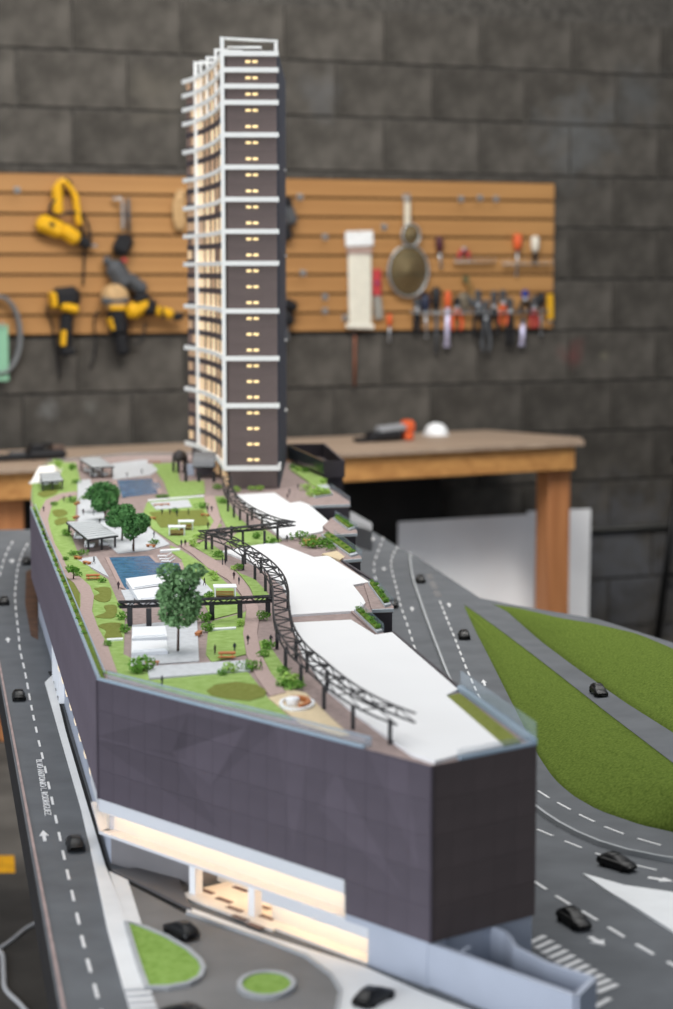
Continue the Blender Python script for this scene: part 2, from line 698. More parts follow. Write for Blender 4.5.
_a, _b = S(7, 720), S(58.5, 1005)
_d = (_b - _a)
EDGE_N = _a + _d * ((1.30 - _a.y) / _d.y)
EDGE_F = _a + _d * ((4.79 - _a.y) / _d.y)
EDGE_N.z = EDGE_F.z = 0
BASE = [EDGE_N, Vector((0.95, 1.30, 0)), Vector((0.95, 2.2, 0)), Vector((0.72, 2.95, 0)), Vector((0.47, 3.55, 0)),
        Vector((0.335, 3.70, 0)), S(480, 598), S(416, 556), S(400, 548), S(372, 531), Vector((0.05, 4.93, 0)), EDGE_F]
base = thing('diorama_board', (0.0, 2.6, Z_ST), 'dark grey model baseboard painted with roads around the podium', 'model base')
MB().prism(BASE, Z_ST - 0.003, Z_ST).build('street_surface', M_ASPH, base)
cen = sum(BASE, Vector((0, 0, 0))) / len(BASE)
MB().prism(BASE, Z_ST - 0.062, Z_ST - 0.0031).build('board_edge', M_EDGE, base)
e0, e1 = EDGE_N, EDGE_F
MB().strip([e0 + Vector((.004, 0, 0)), e1 + Vector((.004, 0, 0))], 0.0028, Z_ST, Z_ST + 0.0012).build('edge_strip', M_STRIP, base)

# trestle table carrying the model
table = thing('display_table', (0.1, 2.8, 0), 'dark table carrying the architectural model', 'table')
ins = [cen + (p_ - cen) * 0.985 for p_ in BASE]
MB().prism(ins, Z_ST - 0.15, Z_ST - 0.063).build('apron', mat('dark_brown_frame', '2b211b', 0.8, 0.2, 20), table)
for p_ in ((0.12, 1.6), (0.75, 1.6), (-0.10, 3.2), (0.45, 3.1), (-0.40, 4.5), (0.1, 4.4)):
    MB().rbox((p_[0], p_[1], (Z_ST - 0.15) / 2), (0.08, 0.08, Z_ST - 0.152), 0.06).build('leg', mat('dark_brown_frame', '2b211b'), table)

ZP = Z_ST + 0.0008


def dash(pxy, nxt, ln, w, name='lane_dash', z=None):
    a, b_ = S(*pxy), S(*nxt)
    d = (b_ - a).normalized()
    MB().box((a.x, a.y, Z_ST + 0.0003), (ln, w, 0.0010), math.atan2(d.y, d.x)).build(name, M_PAINT, base)


def dash_row(pts, ln, w):
    for i, p_ in enumerate(pts):
        q_ = pts[i + 1] if i + 1 < len(pts) else pts[i - 1]
        dash(p_, q_, ln, w)


def dash_line(pts, n, ln, w):
    q = smooth_line([S(*p_) for p_ in pts], n)
    for i in range(n):
        d = (q[min(i + 1, n - 1)] - q[max(i - 1, 0)]).normalized()
        MB().box((q[i].x, q[i].y, Z_ST + 0.0003), (ln, w, 0.0010), math.atan2(d.y, d.x)).build('lane_dash', M_PAINT, base)


# left boulevard
dash_row([(31.7, 708), (33.7, 718), (36.3, 730), (39.3, 743.7), (42.3, 756), (45.4, 770), (48.8, 785.7), (52.2, 801), (56, 819.6),
          (59.7, 837), (63.7, 855.5), (68, 875), (72.8, 896), (77.9, 919), (83, 942), (89, 966), (96, 991.5), (103, 1018), (110, 1046)], 0.034, 0.0028)
dash_line([(29.5, 697), (27.6, 686), (24, 667.6), (20, 650), (18.7, 635.5), (17, 620), (15.7, 608), (15, 595), (16, 583), (17, 573), (19.6, 561), (23, 552), (27, 545)], 22, 0.045, 0.0028)
dash_line([(0, 574), (3.6, 561), (7, 552), (12, 543)], 6, 0.05, 0.0028)
# sidewalk along the left facade
SWL = [(45, 684), (62, 744), (81, 810), (93, 862), (107, 929), (121, 981), (123, 989)]
SWR = [(52, 677), (66, 734), (85.5, 801), (105, 867), (118, 900), (127, 928), (143, 989)]
MB().prism([S(*p_) for p_ in SWL] + [S(*p_) for p_ in reversed(SWR)], Z_ST, Z_ST + 0.003).build('sidewalk', M_WALK, base)
MB().prism([S(*p_) for p_ in ((109, 873), (128, 882), (143, 930), (126, 926))], Z_ST, Z_ST + 0.0022).build('sidewalk_apron', M_WALK, base)
# flat black strips painting the shade in the gap between sidewalk and facade
M_GAPSHADE = mat('gap_shade_black', '0c0c0d', 0.8, 0)
MB().strip([S(50, 672), S(53.5, 677), S(67, 734), S(87, 801), S(106, 866), S(110, 874)], 0.006, Z_ST, Z_ST + 0.0012).build('gap_shade_strip', M_GAPSHADE, base)
MB().strip([S(110, 874), S(187, 913), S(223, 924)], 0.004, Z_ST, Z_ST + 0.0012).build('gap_shade_strip', M_GAPSHADE, base)
# bare wood patch by the far facade
MB().prism([S(*p_) for p_ in ((26, 572), (33, 569), (38, 600), (38, 640), (31, 636), (25, 603))], Z_ST, Z_ST + 0.001).build('bare_patch', mat('bare_ply', '553a28', 0.8, 0.2, 30), base)


def arrow(pxy, nxt, ln, w, extra=None):
    a, b_ = S(*pxy), S(*nxt)
    d = (b_ - a).normalized()
    n = Vector((-d.y, d.x, 0))
    hl = ln / 2
    poly = [a - d * hl + n * w * .22, a + n * w * .22, a + n * w * .6, a + d * hl, a - n * w * .6, a - n * w * .22, a - d * hl - n * w * .22]
    MB().prism(poly, Z_ST, Z_ST + 0.0008).build('arrow_mark', M_PAINT, base)


arrow((44, 836), (40, 815), 0.042, 0.0085)
arrow((8, 640), (6, 620), 0.045, 0.0075)
arrow((12, 561), (14, 550), 0.05, 0.012)
arrow((484, 683), (478, 665), 0.045, 0.0075)
arrow((412, 609), (410, 596), 0.045, 0.0075)
arrow((449, 605), (445, 595), 0.045, 0.0075)
arrow((384, 569), (383, 560), 0.045, 0.0075)
arrow((373, 539), (374, 532), 0.055, 0.0075)
arrow((480, 606), (470, 600), 0.045, 0.0075)
arrow((597, 941.5), (612, 950), 0.026, 0.013)
arrow((661, 880), (680, 883), 0.028, 0.013)

# street name in the lane
fc = bpy.data.curves.new('street_name', 'FONT')
fc.body = 'BLVD ANTONIO L. RODRIGUEZ'
fc.size = 0.011
fc.extrude = 0.0004
tmp = bpy.data.objects.new('tmp_text', fc)
COL.objects.link(tmp)
dg = bpy.context.evaluated_depsgraph_get()
me_t = bpy.data.meshes.new_from_object(tmp.evaluated_get(dg))
bpy.data.objects.remove(tmp)
wx = max(v.co.x for v in me_t.vertices)
ta, tb_ = S(36, 760), S(45, 816)
d = tb_ - ta
for v in me_t.vertices:
    v.co.x *= d.length / wx
me_t.materials.clear()
me_t.materials.append(M_PAINT)
tn = inst('street_name', me_t, (ta.x, ta.y, Z_ST + 0.0006), base, (0, 0, math.atan2(d.y, d.x)))
tag(tn, 'white painted street name reading along the lane')

# entrance sidewalk, grass islands
DRV = [(128, 884), (187, 915), (262, 941), (305.5, 958), (331, 977), (340.5, 993), (337, 1012), (345, 1060), (155, 1060), (143, 990), (127, 928)]
MB().prism([S(*p_) for p_ in DRV], Z_ST, Z_ST + 0.0006).build('drive', mat('drive_grey', (0.185, 0.18, 0.175), 0.75, 0.06, 18, 0.15, 400), base)
EN = [(187, 908), (262, 936), (365, 969), (426, 996), (480, 1016), (520, 1060), (345, 1060), (337, 1012), (340.5, 993), (331, 977), (305.5, 958), (262, 941), (187, 915)]
MB().prism([S(*p_) for p_ in EN], Z_ST, Z_ST + 0.002).build('entrance_sidewalk', M_WALK, base)
MB().strip([S(*p_) for p_ in ((187, 915), (262, 941), (305.5, 958), (331, 977), (340.5, 993), (337, 1012), (345, 1060))], 0.003, Z_ST, Z_ST + 0.0035).build('kerb', M_KERB, base)
TE = [(126, 926), (145, 931), (166, 940), (188, 953), (200, 964), (203.5, 972), (200, 981), (188, 987.5), (168, 991), (147, 991), (140, 972), (133, 950)]
te = [S(*p_) for p_ in TE]
MB().strip(te, 0.0045, Z_ST, Z_ST + 0.005, closed=True).build('island_kerb', M_KERB, base)
MB().prism(te, Z_ST, Z_ST + 0.0035).build('island_grass', M_TURF_B, base)
ce = S(266.5, 988)
ci = [ce + Vector((0.0235 * math.cos(a * math.pi / 12), 0.030 * math.sin(a * math.pi / 12), 0)) for a in range(24)]
MB().strip(ci, 0.0045, Z_ST, Z_ST + 0.005, closed=True).build('island_kerb', M_KERB, base)
MB().prism(ci, Z_ST, Z_ST + 0.0035).build('island_grass', M_TURF_B, base)
# crosswalk lower left
for i in range(6):
    a, b_ = S(124 + i * 1.8, 991.5 + i * 6.3), S(149 + i * 2.4, 989.5 + i * 6.3)
    MB().strip([a, b_], 0.0075, Z_ST, Z_ST + 0.0036).build('crosswalk_stripe', M_PAINT, base)

# highway at the right
dash_line([(383, 539), (378, 552), (374, 566), (376, 580), (381, 594)], 9, 0.045, 0.0026)
dash_line([(397, 548), (393, 555), (391, 564), (393, 575), (396.5, 588), (400.5, 605), (409, 630), (417, 655), (428, 682)], 22, 0.036, 0.0026)
dash_line([(440.5, 603), (446, 617), (455, 639), (467, 670), (482, 703), (500, 738), (525, 780), (549, 798), (570.6, 810), (592, 821), (622.5, 834), (653.7, 843.6), (690, 853), (740, 861)], 32, 0.034, 0.0027)
dash_line([(545, 833), (577.5, 846.6), (612, 859), (650, 869), (690, 877)], 5, 0.030, 0.0030)
dash_line([(540, 885.7), (565, 902), (591, 917), (618.6, 934), (648, 951.5), (680, 969), (712, 986)], 7, 0.030, 0.0036)
MED = [(410.5, 554), (410.5, 565), (413, 580), (420, 602), (428, 625), (437, 649), (450, 682), (470, 722), (500, 775), (535.5, 810), (572.6, 834), (617, 851.5), (673, 863), (740, 871)]
MB().strip(smooth_line([S(*p_) for p_ in MED], 60), 0.0035, Z_ST, Z_ST + 0.006).build('median_kerb', M_KERB, base)
# blurred lane lettering beyond the median
a, b_ = S(429, 575), S(439, 598)
q = resample([a, b_], 13)
dd = (b_ - a).normalized()
for i in range(12):
    if i in (3, 8):
        continue
    MB().box((q[i].x, q[i].y, Z_ST + 0.0003), (0.009, 0.012, 0.0008), math.atan2(dd.y, dd.x)).build('lane_letter', mat('faded_paint', '8b8785', 0.8, 0.1, 60), base)
WI = [(582.5, 875), (625, 887), (673, 894), (740, 902), (740, 985), (673, 933), (637, 910), (607, 892)]
MB().prism([S(*p_) for p_ in WI], Z_ST, Z_ST + 0.0022).build('traffic_island', mat('island_white', 'dfe1e2', 0.7, 0.02), base)
for i in range(11):
    t = i / 10
    a = S(lerp(529, 597, t), lerp(944, 993, t))
    b_ = S(lerp(545, 617, t), lerp(936.5, 985, t))
    MB().strip([a, b_], 0.0062, Z_ST, Z_ST + 0.0009).build('crosswalk_stripe', M_PAINT, base)
dash((601, 1004), (612, 998), 0.03, 0.005)

# embankments and the ramp between them
HN, HM = 40, 14
h1_low = [(463, 604), (475, 630), (489, 657), (511, 701), (539, 757), (554, 779), (572, 795), (598, 810), (641, 825), (700, 838), (780, 846)]
h1_top = [(463, 604), (482, 617), (502, 631.5), (528, 651), (554, 671), (606, 712), (673, 763), (740, 812), (800, 858)]
h2_low = [(490, 603), (506, 611), (540, 641), (572, 665), (624, 702), (673, 733), (740, 772), (800, 806)]
h2_crest = [(500, 606), (512, 607), (533, 612), (554, 617.5), (585, 623), (615, 631), (645, 643), (673, 657.5), (740, 700), (800, 740)]


def ramp_z(t):
    return Z_ST + 0.052 * min(1.0, max(0.0, t)) ** 0.9


def lift(pxs, n, zf):
    """unproject an edge that climbs along its length"""
    q = resample([Vector((p_[0], p_[1], 0)) for p_ in pxs], n)
    return [at(p_.x, p_.y, zf(i / (n - 1))) for i, p_ in enumerate(q)]


lowE = lift(h1_low, HN, lambda t: Z_ST)
topE = lift(h1_top, HN, ramp_z)
rampR = lift(h2_low, HN, ramp_z)
crest = lift(h2_crest, HN, lambda t: ramp_z(t) + 0.028 * min(1, t * 5))


def lumps(x, y):
    return 0.0016 * (math.sin(x * 95 + 1.3) * math.sin(y * 80) + 0.6 * math.sin(x * 210 + y * 170))


def loft(rows):
    n, m = len(rows), len(rows[0])
    vs = [p_ for r_ in rows for p_ in r_]
    fs = [(i * m + j, i * m + j + 1, (i + 1) * m + j + 1, (i + 1) * m + j) for i in range(n - 1) for j in range(m - 1)]
    return vs, fs


rows = []
for i in range(HN):
    r_ = []
    for j in range(HM + 1):
        u = j / HM
        p_ = lowE[i].lerp(topE[i], u)
        bul = math.sin(math.pi * u)
        hh = (topE[i].z - Z_ST)
        p_.z += bul * (0.30 * hh + 0.004 * min(1, i / 4)) + bul * lumps(p_.x, p_.y)
        r_.append(p_)
    r_ = [Vector((r_[0].x, r_[0].y, Z_ST - 0.001))] + r_ + [Vector((r_[-1].x, r_[-1].y, Z_ST - 0.001))]
    rows.append(r_)
hill = thing('grass_embankment', (lowE[20].x, lowE[20].y, Z_ST), 'large flocked green embankment between highway and ramp', 'embankment')
vs, fs = loft(rows)
MB().add(vs, fs).build('turf', M_TURF, hill, True)
# ramp road
ramp = thing('ramp_road', (topE[20].x, topE[20].y, Z_ST), 'grey ramp road climbing between the two green embankments', 'road')
rows = []
for i in range(HN):
    a, b_ = topE[i], rampR[i]
    rows.append([Vector((a.x, a.y, Z_ST - 0.001)), a + Vector((0, 0, .0005)), b_ + Vector((0, 0, .0005)), Vector((b_.x, b_.y, Z_ST - 0.001))])
vs, fs = loft(rows)
MB().add(vs, fs).build('road_deck', M_ASPH, ramp)
# far embankment
rows = []
for i in range(HN):
    a, c_ = rampR[i], crest[i]
    out = Vector((c_.x - a.x, c_.y - a.y, 0))
    out = out.normalized() if out.length > 1e-5 else Vector((0.5, 0.8, 0))
    far = Vector((c_.x, c_.y, Z_ST)) + Vector((0.8, 0.45, 0)).normalized() * (0.008 + 0.10 * min(1, i / 14))
    r_ = [Vector((a.x, a.y, Z_ST - 0.001))]
    for j in range(9):
        u = j / 8
        p_ = a.lerp(c_, u)
        p_.z = lerp(a.z, c_.z, math.sin(u * math.pi / 2)) + lumps(p_.x, p_.y) * math.sin(math.pi * u)
        r_.append(p_)
    for j in range(1, 7):
        u = j / 6
        p_ = c_.lerp(far, u)
        p_.z = lerp(c_.z, Z_ST, u * u)
        r_.append(p_)
    rows.append(r_)
hill2 = thing('grass_embankment', (crest[20].x, crest[20].y, Z_ST), 'far flocked green embankment behind the ramp at the right edge', 'embankment')
vs, fs = loft(rows)
MB().add(vs, fs).build('turf', M_TURF, hill2, True)

# ------------------------------------------------------------------ cars
M_CAR = mat('car_gloss_black', '09090a', 0.42, 0.0, spec=0.4)
M_CARG = mat('car_glass', '0d0e10', 0.40, 0.0, spec=0.35)
M_TYRE = mat('car_tyre', '0a0a0a', 0.9, 0.0)


def car_proto():
    """tiny sedan, 45 mm long along +x, centred at origin, wheels on z=0"""
    L_, Wd = 0.045, 0.0185
    body = MB()
    # lofted cross sections: x, half width, z bottom, z top
    secs = [(-0.5, .40, .28, .46), (-.485, .46, .20, .62), (-.40, .49, .16, .70), (-.30, .5, .15, .72), (0, .5, .15, .70), (.22, .5, .15, .68),
            (.36, .49, .15, .60), (.46, .44, .17, .50), (.495, .34, .24, .42)]
    rows = []
    for x, hw, zb, zt in secs:
        x *= L_; hw *= Wd; zb *= .0145; zt *= .0145
        zm = zb + (zt - zb) * 0.72
        rows.append([Vector((x, -hw * .9, zb)), Vector((x, -hw, zb + (zt - zb) * .3)), Vector((x, -hw * .97, zm)), Vector((x, -hw * .82, zt)),
                     Vector((x, hw * .82, zt)), Vector((x, hw * .97, zm)), Vector((x, hw, zb + (zt - zb) * .3)), Vector((x, hw * .9, zb)), Vector((x, -hw * .9, zb))])
    vs, fs = loft(rows)
    nn = len(rows[0])
    fs.append(tuple(range(nn - 1)))
    fs.append(tuple((len(rows) - 1) * nn + k for k in range(nn - 2, -1, -1)))
    body.add(vs, fs)
    gl = MB()
    secs = [(-.44, .70, .68, .40), (-.30, .98, .66, .36), (-.04, 1.0, .66, .36), (.05, .97, .66, .37), (.25, .68, .66, .41)]
    rows = []
    for x, zt, zb, hw in secs:
        x *= L_; zt *= .0145; zb *= .0145; hw *= Wd
        ht = hw * (0.86 if zt > .011 else 1.0)
        rows.append([Vector((x, -hw * 1.08, zb)), Vector((x, -ht, zt - .0004)), Vector((x, -ht * .8, zt)), Vector((x, ht * .8, zt)), Vector((x, ht, zt - .0004)), Vector((x, hw * 1.08, zb))])
    vs, fs = loft(rows)
    gl.add(vs, fs)
    roof = MB().rbox((-0.0055, 0, .0146), (.0115, .0115, .0007), 0.3)
    wh = []
    for sx in (-.30, .30):
        for sy in (-1, 1):
            Mx = Matrix.Rotation(math.pi / 2, 3, 'X')
            wh.append(MB().lathe([(.0012, -.0014), (.0030, -.0013), (.0032, 0), (.0030, .0013), (.0012, .0014)], (sx * L_, sy * Wd * .46, .0032), 12, Mx))
    return body, gl, roof, wh


cb, cg, cr, cw = car_proto()
car_body, car_glass, car_roof = cb.mesh('body'), cg.mesh('cabin'), cr.mesh('roof')
for me_, mt_ in ((car_body, M_CAR), (car_glass, M_CARG), (car_roof, M_CAR)):
    me_.materials.append(mt_)
    for p_ in me_.polygons:
        p_.use_smooth = True
car_wheels = []
for w_ in cw:
    me_ = w_.mesh('wheel')
    me_.materials.append(M_TYRE)
    car_wheels.append(me_)


def car(pxy, nxt, label, z=Z_ST, s=1.0):
    a, b_ = at(pxy[0], pxy[1], z), at(nxt[0], nxt[1], z)
    d = b_ - a
    t = thing('model_car', (a.x, a.y, z + 0.0002), label, 'model car', 'black model cars on the roads', math.atan2(d.y, d.x))
    t.scale = (s, s, s)
    for me_, nm in ((car_body, 'body'), (car_glass, 'cabin'), (car_roof, 'roof')):
        o = bpy.data.objects.new(nm, me_); COL.objects.link(o); o.parent = t
    for me_ in car_wheels:
        o = bpy.data.objects.new('wheel', me_); COL.objects.link(o); o.parent = t
    return t


car((75.5, 848), (71, 828), 'black model car driving away in the lane beside the left sidewalk')
car((19, 699), (17, 685), 'black model car in the left boulevard beside the far end of the sidewalk')
car((4, 604), (3, 592), 'blurred black model car at the far left edge of the boulevard')
car((26.5, 564), (28, 556), 'black model car tucked against the far end of the left facade')
car((181, 936), (168, 929), 'black model car in the drop-off drive above the teardrop grass island')
car((374, 1003), (391, 994), 'black model car on the white entrance sidewalk at the bottom')
car((183, 1021), (165, 1016), 'black model car cut off by the bottom edge near the crosswalk')
car((617, 868), (640, 875), 'black model car on the highway above the white traffic island')
car((574, 925), (590, 935), 'black model car near the striped crosswalk at the lower right')
car((464, 638), (460, 625), 'black model car beside the tip of the large green embankment')
car((420.5, 582), (416, 568), 'black model car just right of the far median kerb')
car((393, 607), (392, 598), 'black model car half hidden behind the corner roof planter')


def proj(p_):
    v = Vector(p_) - Vector((0, 0, CAM_H))
    dpt = v.y * cP - v.z * sP
    return W / 2 + FPX * v.x / dpt, H / 2 - FPX * (v.y * sP + v.z * cP) / dpt


ri = min(range(HN), key=lambda i: abs(proj((topE[i] + rampR[i]) / 2)[0] - 598))
mid = (topE[ri] + rampR[ri]) / 2
nx = (topE[ri + 2] + rampR[ri + 2]) / 2
car(proj(mid), proj(Vector((nx.x, nx.y, mid.z))), 'black model car on the ramp between the two embankments', mid.z + 0.0008)

# ================================================================== PODIUM BUILDING
def facade_mat(name, base_col, tris, A, B, hi=1.16, lo=0.86):
    """dark metal panel finish with large printed facets, in plan coords along A->B and height"""
    m = mat(name, base_col, 0.55, 0.05, 25, spec=0.35, objvar=0.035)
    nt = m.node_tree
    b = nt.nodes['Principled BSDF']
    src = b.inputs['Base Color'].links[0].from_socket
    geo = nt.nodes.new('ShaderNodeNewGeometry')
    u = (B - A)
    L_ = u.length
    u = u / L_
    dt = nt.nodes.new('ShaderNodeVectorMath'); dt.operation = 'SUBTRACT'
    dt.inputs[1].default_value = (A.x, A.y, 0)
    nt.links.new(geo.outputs['Position'], dt.inputs[0])
    du = nt.nodes.new('ShaderNodeVectorMath'); du.operation = 'DOT_PRODUCT'
    du.inputs[1].default_value = (u.x / L_, u.y / L_, 0)
    nt.links.new(dt.outputs['Vector'], du.inputs[0])
    sp = nt.nodes.new('ShaderNodeSeparateXYZ')
    nt.links.new(geo.outputs['Position'], sp.inputs[0])
    X, Z = du.outputs['Value'], sp.outputs['Z']

    def math_(op, a, b_=None, c=None):
        n = nt.nodes.new('ShaderNodeMath'); n.operation = op
        for i, v in enumerate((a, b_, c)):
            if v is None:
                continue
            if isinstance(v, (int, float)):
                n.inputs[i].default_value = v
            else:
                nt.links.new(v, n.inputs[i])
        return n.outputs['Value']
    fac = None
    for (p0, p1, p2, k) in tris:
        ar = (p1[0] - p0[0]) * (p2[1] - p0[1]) - (p2[0] - p0[0]) * (p1[1] - p0[1])
        if ar < 0:
            p1, p2 = p2, p1
        prod = None
        for a, b_ in ((p0, p1), (p1, p2), (p2, p0)):
            # cross((b-a),(p-a)) > 0
            ex, ez = b_[0] - a[0], b_[1] - a[1]
            t1 = math_('MULTIPLY_ADD', Z, ex, -ex * a[1] + ez * a[0])
            t2 = math_('MULTIPLY_ADD', X, -ez, t1)
            g = math_('GREATER_THAN', t2, 0.0)
            prod = g if prod is None else math_('MULTIPLY', prod, g)
        term = math_('MULTIPLY', prod, k)
        fac = term if fac is None else math_('ADD', fac, term)
    f1 = math_('ADD', fac, 1.0)
    sc_ = nt.nodes.new('ShaderNodeVectorMath'); sc_.operation = 'SCALE'
    nt.links.new(src, sc_.inputs[0])
    nt.links.new(f1, sc_.inputs['Scale'])
    nt.links.new(sc_.outputs['Vector'], b.inputs['Base Color'])
    return m


P0, P1, P2 = R(97, 680), R(431, 766), R(537, 745)
for p_ in (P0, P1, P2):
    p_.z = 0
FL_ = [R(72, 620), R(51, 569), R(34, 530), R(30, 508), R(30.5, 490), R(36, 472), R(46, 463)]   # left facade, going back
LEFT = [P0] + [Vector((p_.x, p_.y, 0)) for p_ in FL_]
# the left facade is two straight runs
LB = Vector((FL_[3].x, FL_[3].y, 0))
BACK = [Vector((FL_[4].x, FL_[4].y, 0)), Vector((FL_[5].x, FL_[5].y, 0)), Vector((FL_[6].x, FL_[6].y, 0)), R(120, 456), R(190, 455), R(290, 462), R(344, 461)]
for p_ in BACK:
    p_.z = 0
RIGHT_PX = [(344, 476.5), (325, 477.5), (331, 490.5), (350, 503), (350, 506.8), (311, 508), (332, 523.5), (337, 519), (357, 532.5), (357, 536), (334, 537), (362, 558.5), (362, 561.5), (343, 563),
            (373, 583.5), (394, 608.5), (394, 612), (361, 613), (384, 635.5), (392, 634.5), (462, 691)]
RIGHT = [R(*p_) for p_ in RIGHT_PX]
for p_ in RIGHT:
    p_.z = 0
OUT = [P0, P1, P2] + [Vector((p_.x, p_.y, 0)) for p_ in reversed(RIGHT)] + [Vector((p_.x, p_.y, 0)) for p_ in reversed(BACK)] + [LB]
Z_SOF, Z_COVE, Z_LOW = 0.917, 0.952, 0.921
podium = thing('podium_building', ((P0.x + P2.x) / 2, 2.6, Z_ST), 'long dark mauve model podium with rooftop garden and lit entrance cove', 'model building')


def inset(poly, d):
    n = len(poly)
    ar = sum(poly[i].x * poly[(i + 1) % n].y - poly[(i + 1) % n].x * poly[i].y for i in range(n))
    sg = 1 if ar > 0 else -1
    out = []
    for i in range(n):
        e1 = (poly[i] - poly[i - 1]).normalized()
        e2 = (poly[(i + 1) % n] - poly[i]).normalized()
        n1, n2 = Vector((-e1.y, e1.x, 0)) * sg, Vector((-e2.y, e2.x, 0)) * sg
        bi = (n1 + n2)
        if bi.length < 1e-6:
            bi = n1
        bi.normalize()
        k = d / max(0.45, bi.dot(n1))
        out.append(poly[i] + bi * k)
    return out


M_CORE = mat('podium_core', '423c41', 0.7, 0.05, 20)
M_DECK = mat('deck_paving', '96847f', 0.8, 0.10, 120, 0.2, 300)
M_LAV = mat('pale_lavender_paint', 'a9b0be', 0.6, 0.03, 15)
M_WHITE = mat('white_acrylic', 'eef0f2', 0.5, 0.015, 10)
M_COVE = mat('cove_white', 'd2ccc2', 0.6, 0.015, 10)
M_FASC = mat('fascia_white', 'cfd2d7', 0.6, 0.015, 10)
M_GLASS = mat('glass_rail', 'a8bccb', 0.08, 0.0, trans=0.0, alpha=0.19, spec=0.6)
M_GCAP = mat('glass_cap', '95a7b5', 0.3, 0.0)

# upper body (above the cove) sits behind the panels
upper = inset(OUT, 0.0022)
MB().prism(upper, Z_COVE, Z_RF - 0.001).build('upper_body', M_CORE, podium)
MB().prism(inset(OUT, 0.0010), Z_RF - 0.001, Z_RF).build('roof_deck', M_DECK, podium)

fdir = (P1 - P0).normalized()
fn = Vector((fdir.y, -fdir.x, 0))       # outward of the front face
fL = (P1 - P0).length


def FT(t, z, dep=0.0):
    p_ = P0.lerp(P1, t) - fn * dep
    return Vector((p_.x, p_.y, z))


def t_front(px, py=880, dep=0.0):
    d = ray(px, py)
    o = Vector((0, 0, CAM_H))
    k = (FT(0, 0, dep) - Vector((0, 0, 0)) - Vector((0, 0, 0)) - o).dot(fn) / d.dot(fn)
    p_ = o + d * k
    return (p_ - P0).dot(fdir) / fL, p_.z


def tz(px, py):
    t, z = t_front(px, py)
    return (t, z)


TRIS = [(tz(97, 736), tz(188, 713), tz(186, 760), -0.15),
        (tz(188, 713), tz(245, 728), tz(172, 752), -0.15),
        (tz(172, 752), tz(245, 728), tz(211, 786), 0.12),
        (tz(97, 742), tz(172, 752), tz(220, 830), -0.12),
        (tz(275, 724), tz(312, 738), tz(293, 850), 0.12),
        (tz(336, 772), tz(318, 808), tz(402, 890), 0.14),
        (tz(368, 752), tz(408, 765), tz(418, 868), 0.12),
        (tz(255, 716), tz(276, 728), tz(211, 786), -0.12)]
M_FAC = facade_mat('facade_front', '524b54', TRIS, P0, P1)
rdir = (P2 - P1).normalized()
rL = (P2 - P1).length
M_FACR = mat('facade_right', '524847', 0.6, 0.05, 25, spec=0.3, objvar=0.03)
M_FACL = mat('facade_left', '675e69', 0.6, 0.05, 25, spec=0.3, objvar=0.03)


def panels(A, B, z0, z1, cols, rows, m, gap=0.00022, th=0.0022, sub=None):
    d = (B - A)
    L_ = d.length
    ang = math.atan2(d.y, d.x)
    w_, h_ = L_ / cols, (z1 - z0) / rows
    me_ = MB().box((0, 0, 0), (w_ - gap, th, h_ - gap)).mesh('facade_panel')
    me_.materials.append(m)
    for c_ in range(cols):
        if sub and not sub(c_):
            continue
        for r_ in range(rows):
            p_ = A + d * ((c_ + 0.5) / cols)
            inst('facade_panel', me_, (p_.x, p_.y, z0 + (r_ + 0.5) * h_), podium, (0, 0, ang))


t_step = t_front(340, 900)[0]
NC = 18
c_step = round(t_step * NC)
ins_f = -fn * 0.0011
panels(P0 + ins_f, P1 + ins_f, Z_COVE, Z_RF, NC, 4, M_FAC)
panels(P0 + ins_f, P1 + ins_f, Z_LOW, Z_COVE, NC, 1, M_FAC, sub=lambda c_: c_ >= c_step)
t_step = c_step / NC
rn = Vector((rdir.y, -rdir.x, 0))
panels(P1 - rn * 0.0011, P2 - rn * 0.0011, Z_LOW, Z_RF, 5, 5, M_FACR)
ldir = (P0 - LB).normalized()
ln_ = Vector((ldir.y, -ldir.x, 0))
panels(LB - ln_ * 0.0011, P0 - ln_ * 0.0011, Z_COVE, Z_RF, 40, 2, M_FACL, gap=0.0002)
# corner trims
MB().box((P0.x, P0.y, (Z_COVE + Z_RF) / 2), (0.003, 0.003, Z_RF - Z_COVE), 0.4).build('corner_trim', M_FAC, podium)
MB().box((P1.x, P1.y, (Z_LOW + Z_RF) / 2), (0.0022, 0.0022, Z_RF - Z_LOW), 0.4).build('corner_trim', M_FAC, podium)

# rear part of the lower storeys (solid) and the left plinth
low = [FT(0.70, 0, 0.03), FT(0.985, 0, 0.010), P2 - rdir * 0.006 - rn * 0.006] + [Vector((p_.x, p_.y, 0)) - Vector((0.012, 0, 0)) for p_ in reversed(RIGHT)] \
    + [Vector((p_.x, p_.y, 0)) for p_ in reversed(BACK[2:])] + [LB + Vector((0.03, 0, 0)), P0 + Vector((0.02, 0.10, 0)), FT(0.25, 0, 0.115), FT(0.70, 0, 0.115)]
MB().prism(low, Z_ST, Z_COVE).build('lower_body', M_CORE, podium)
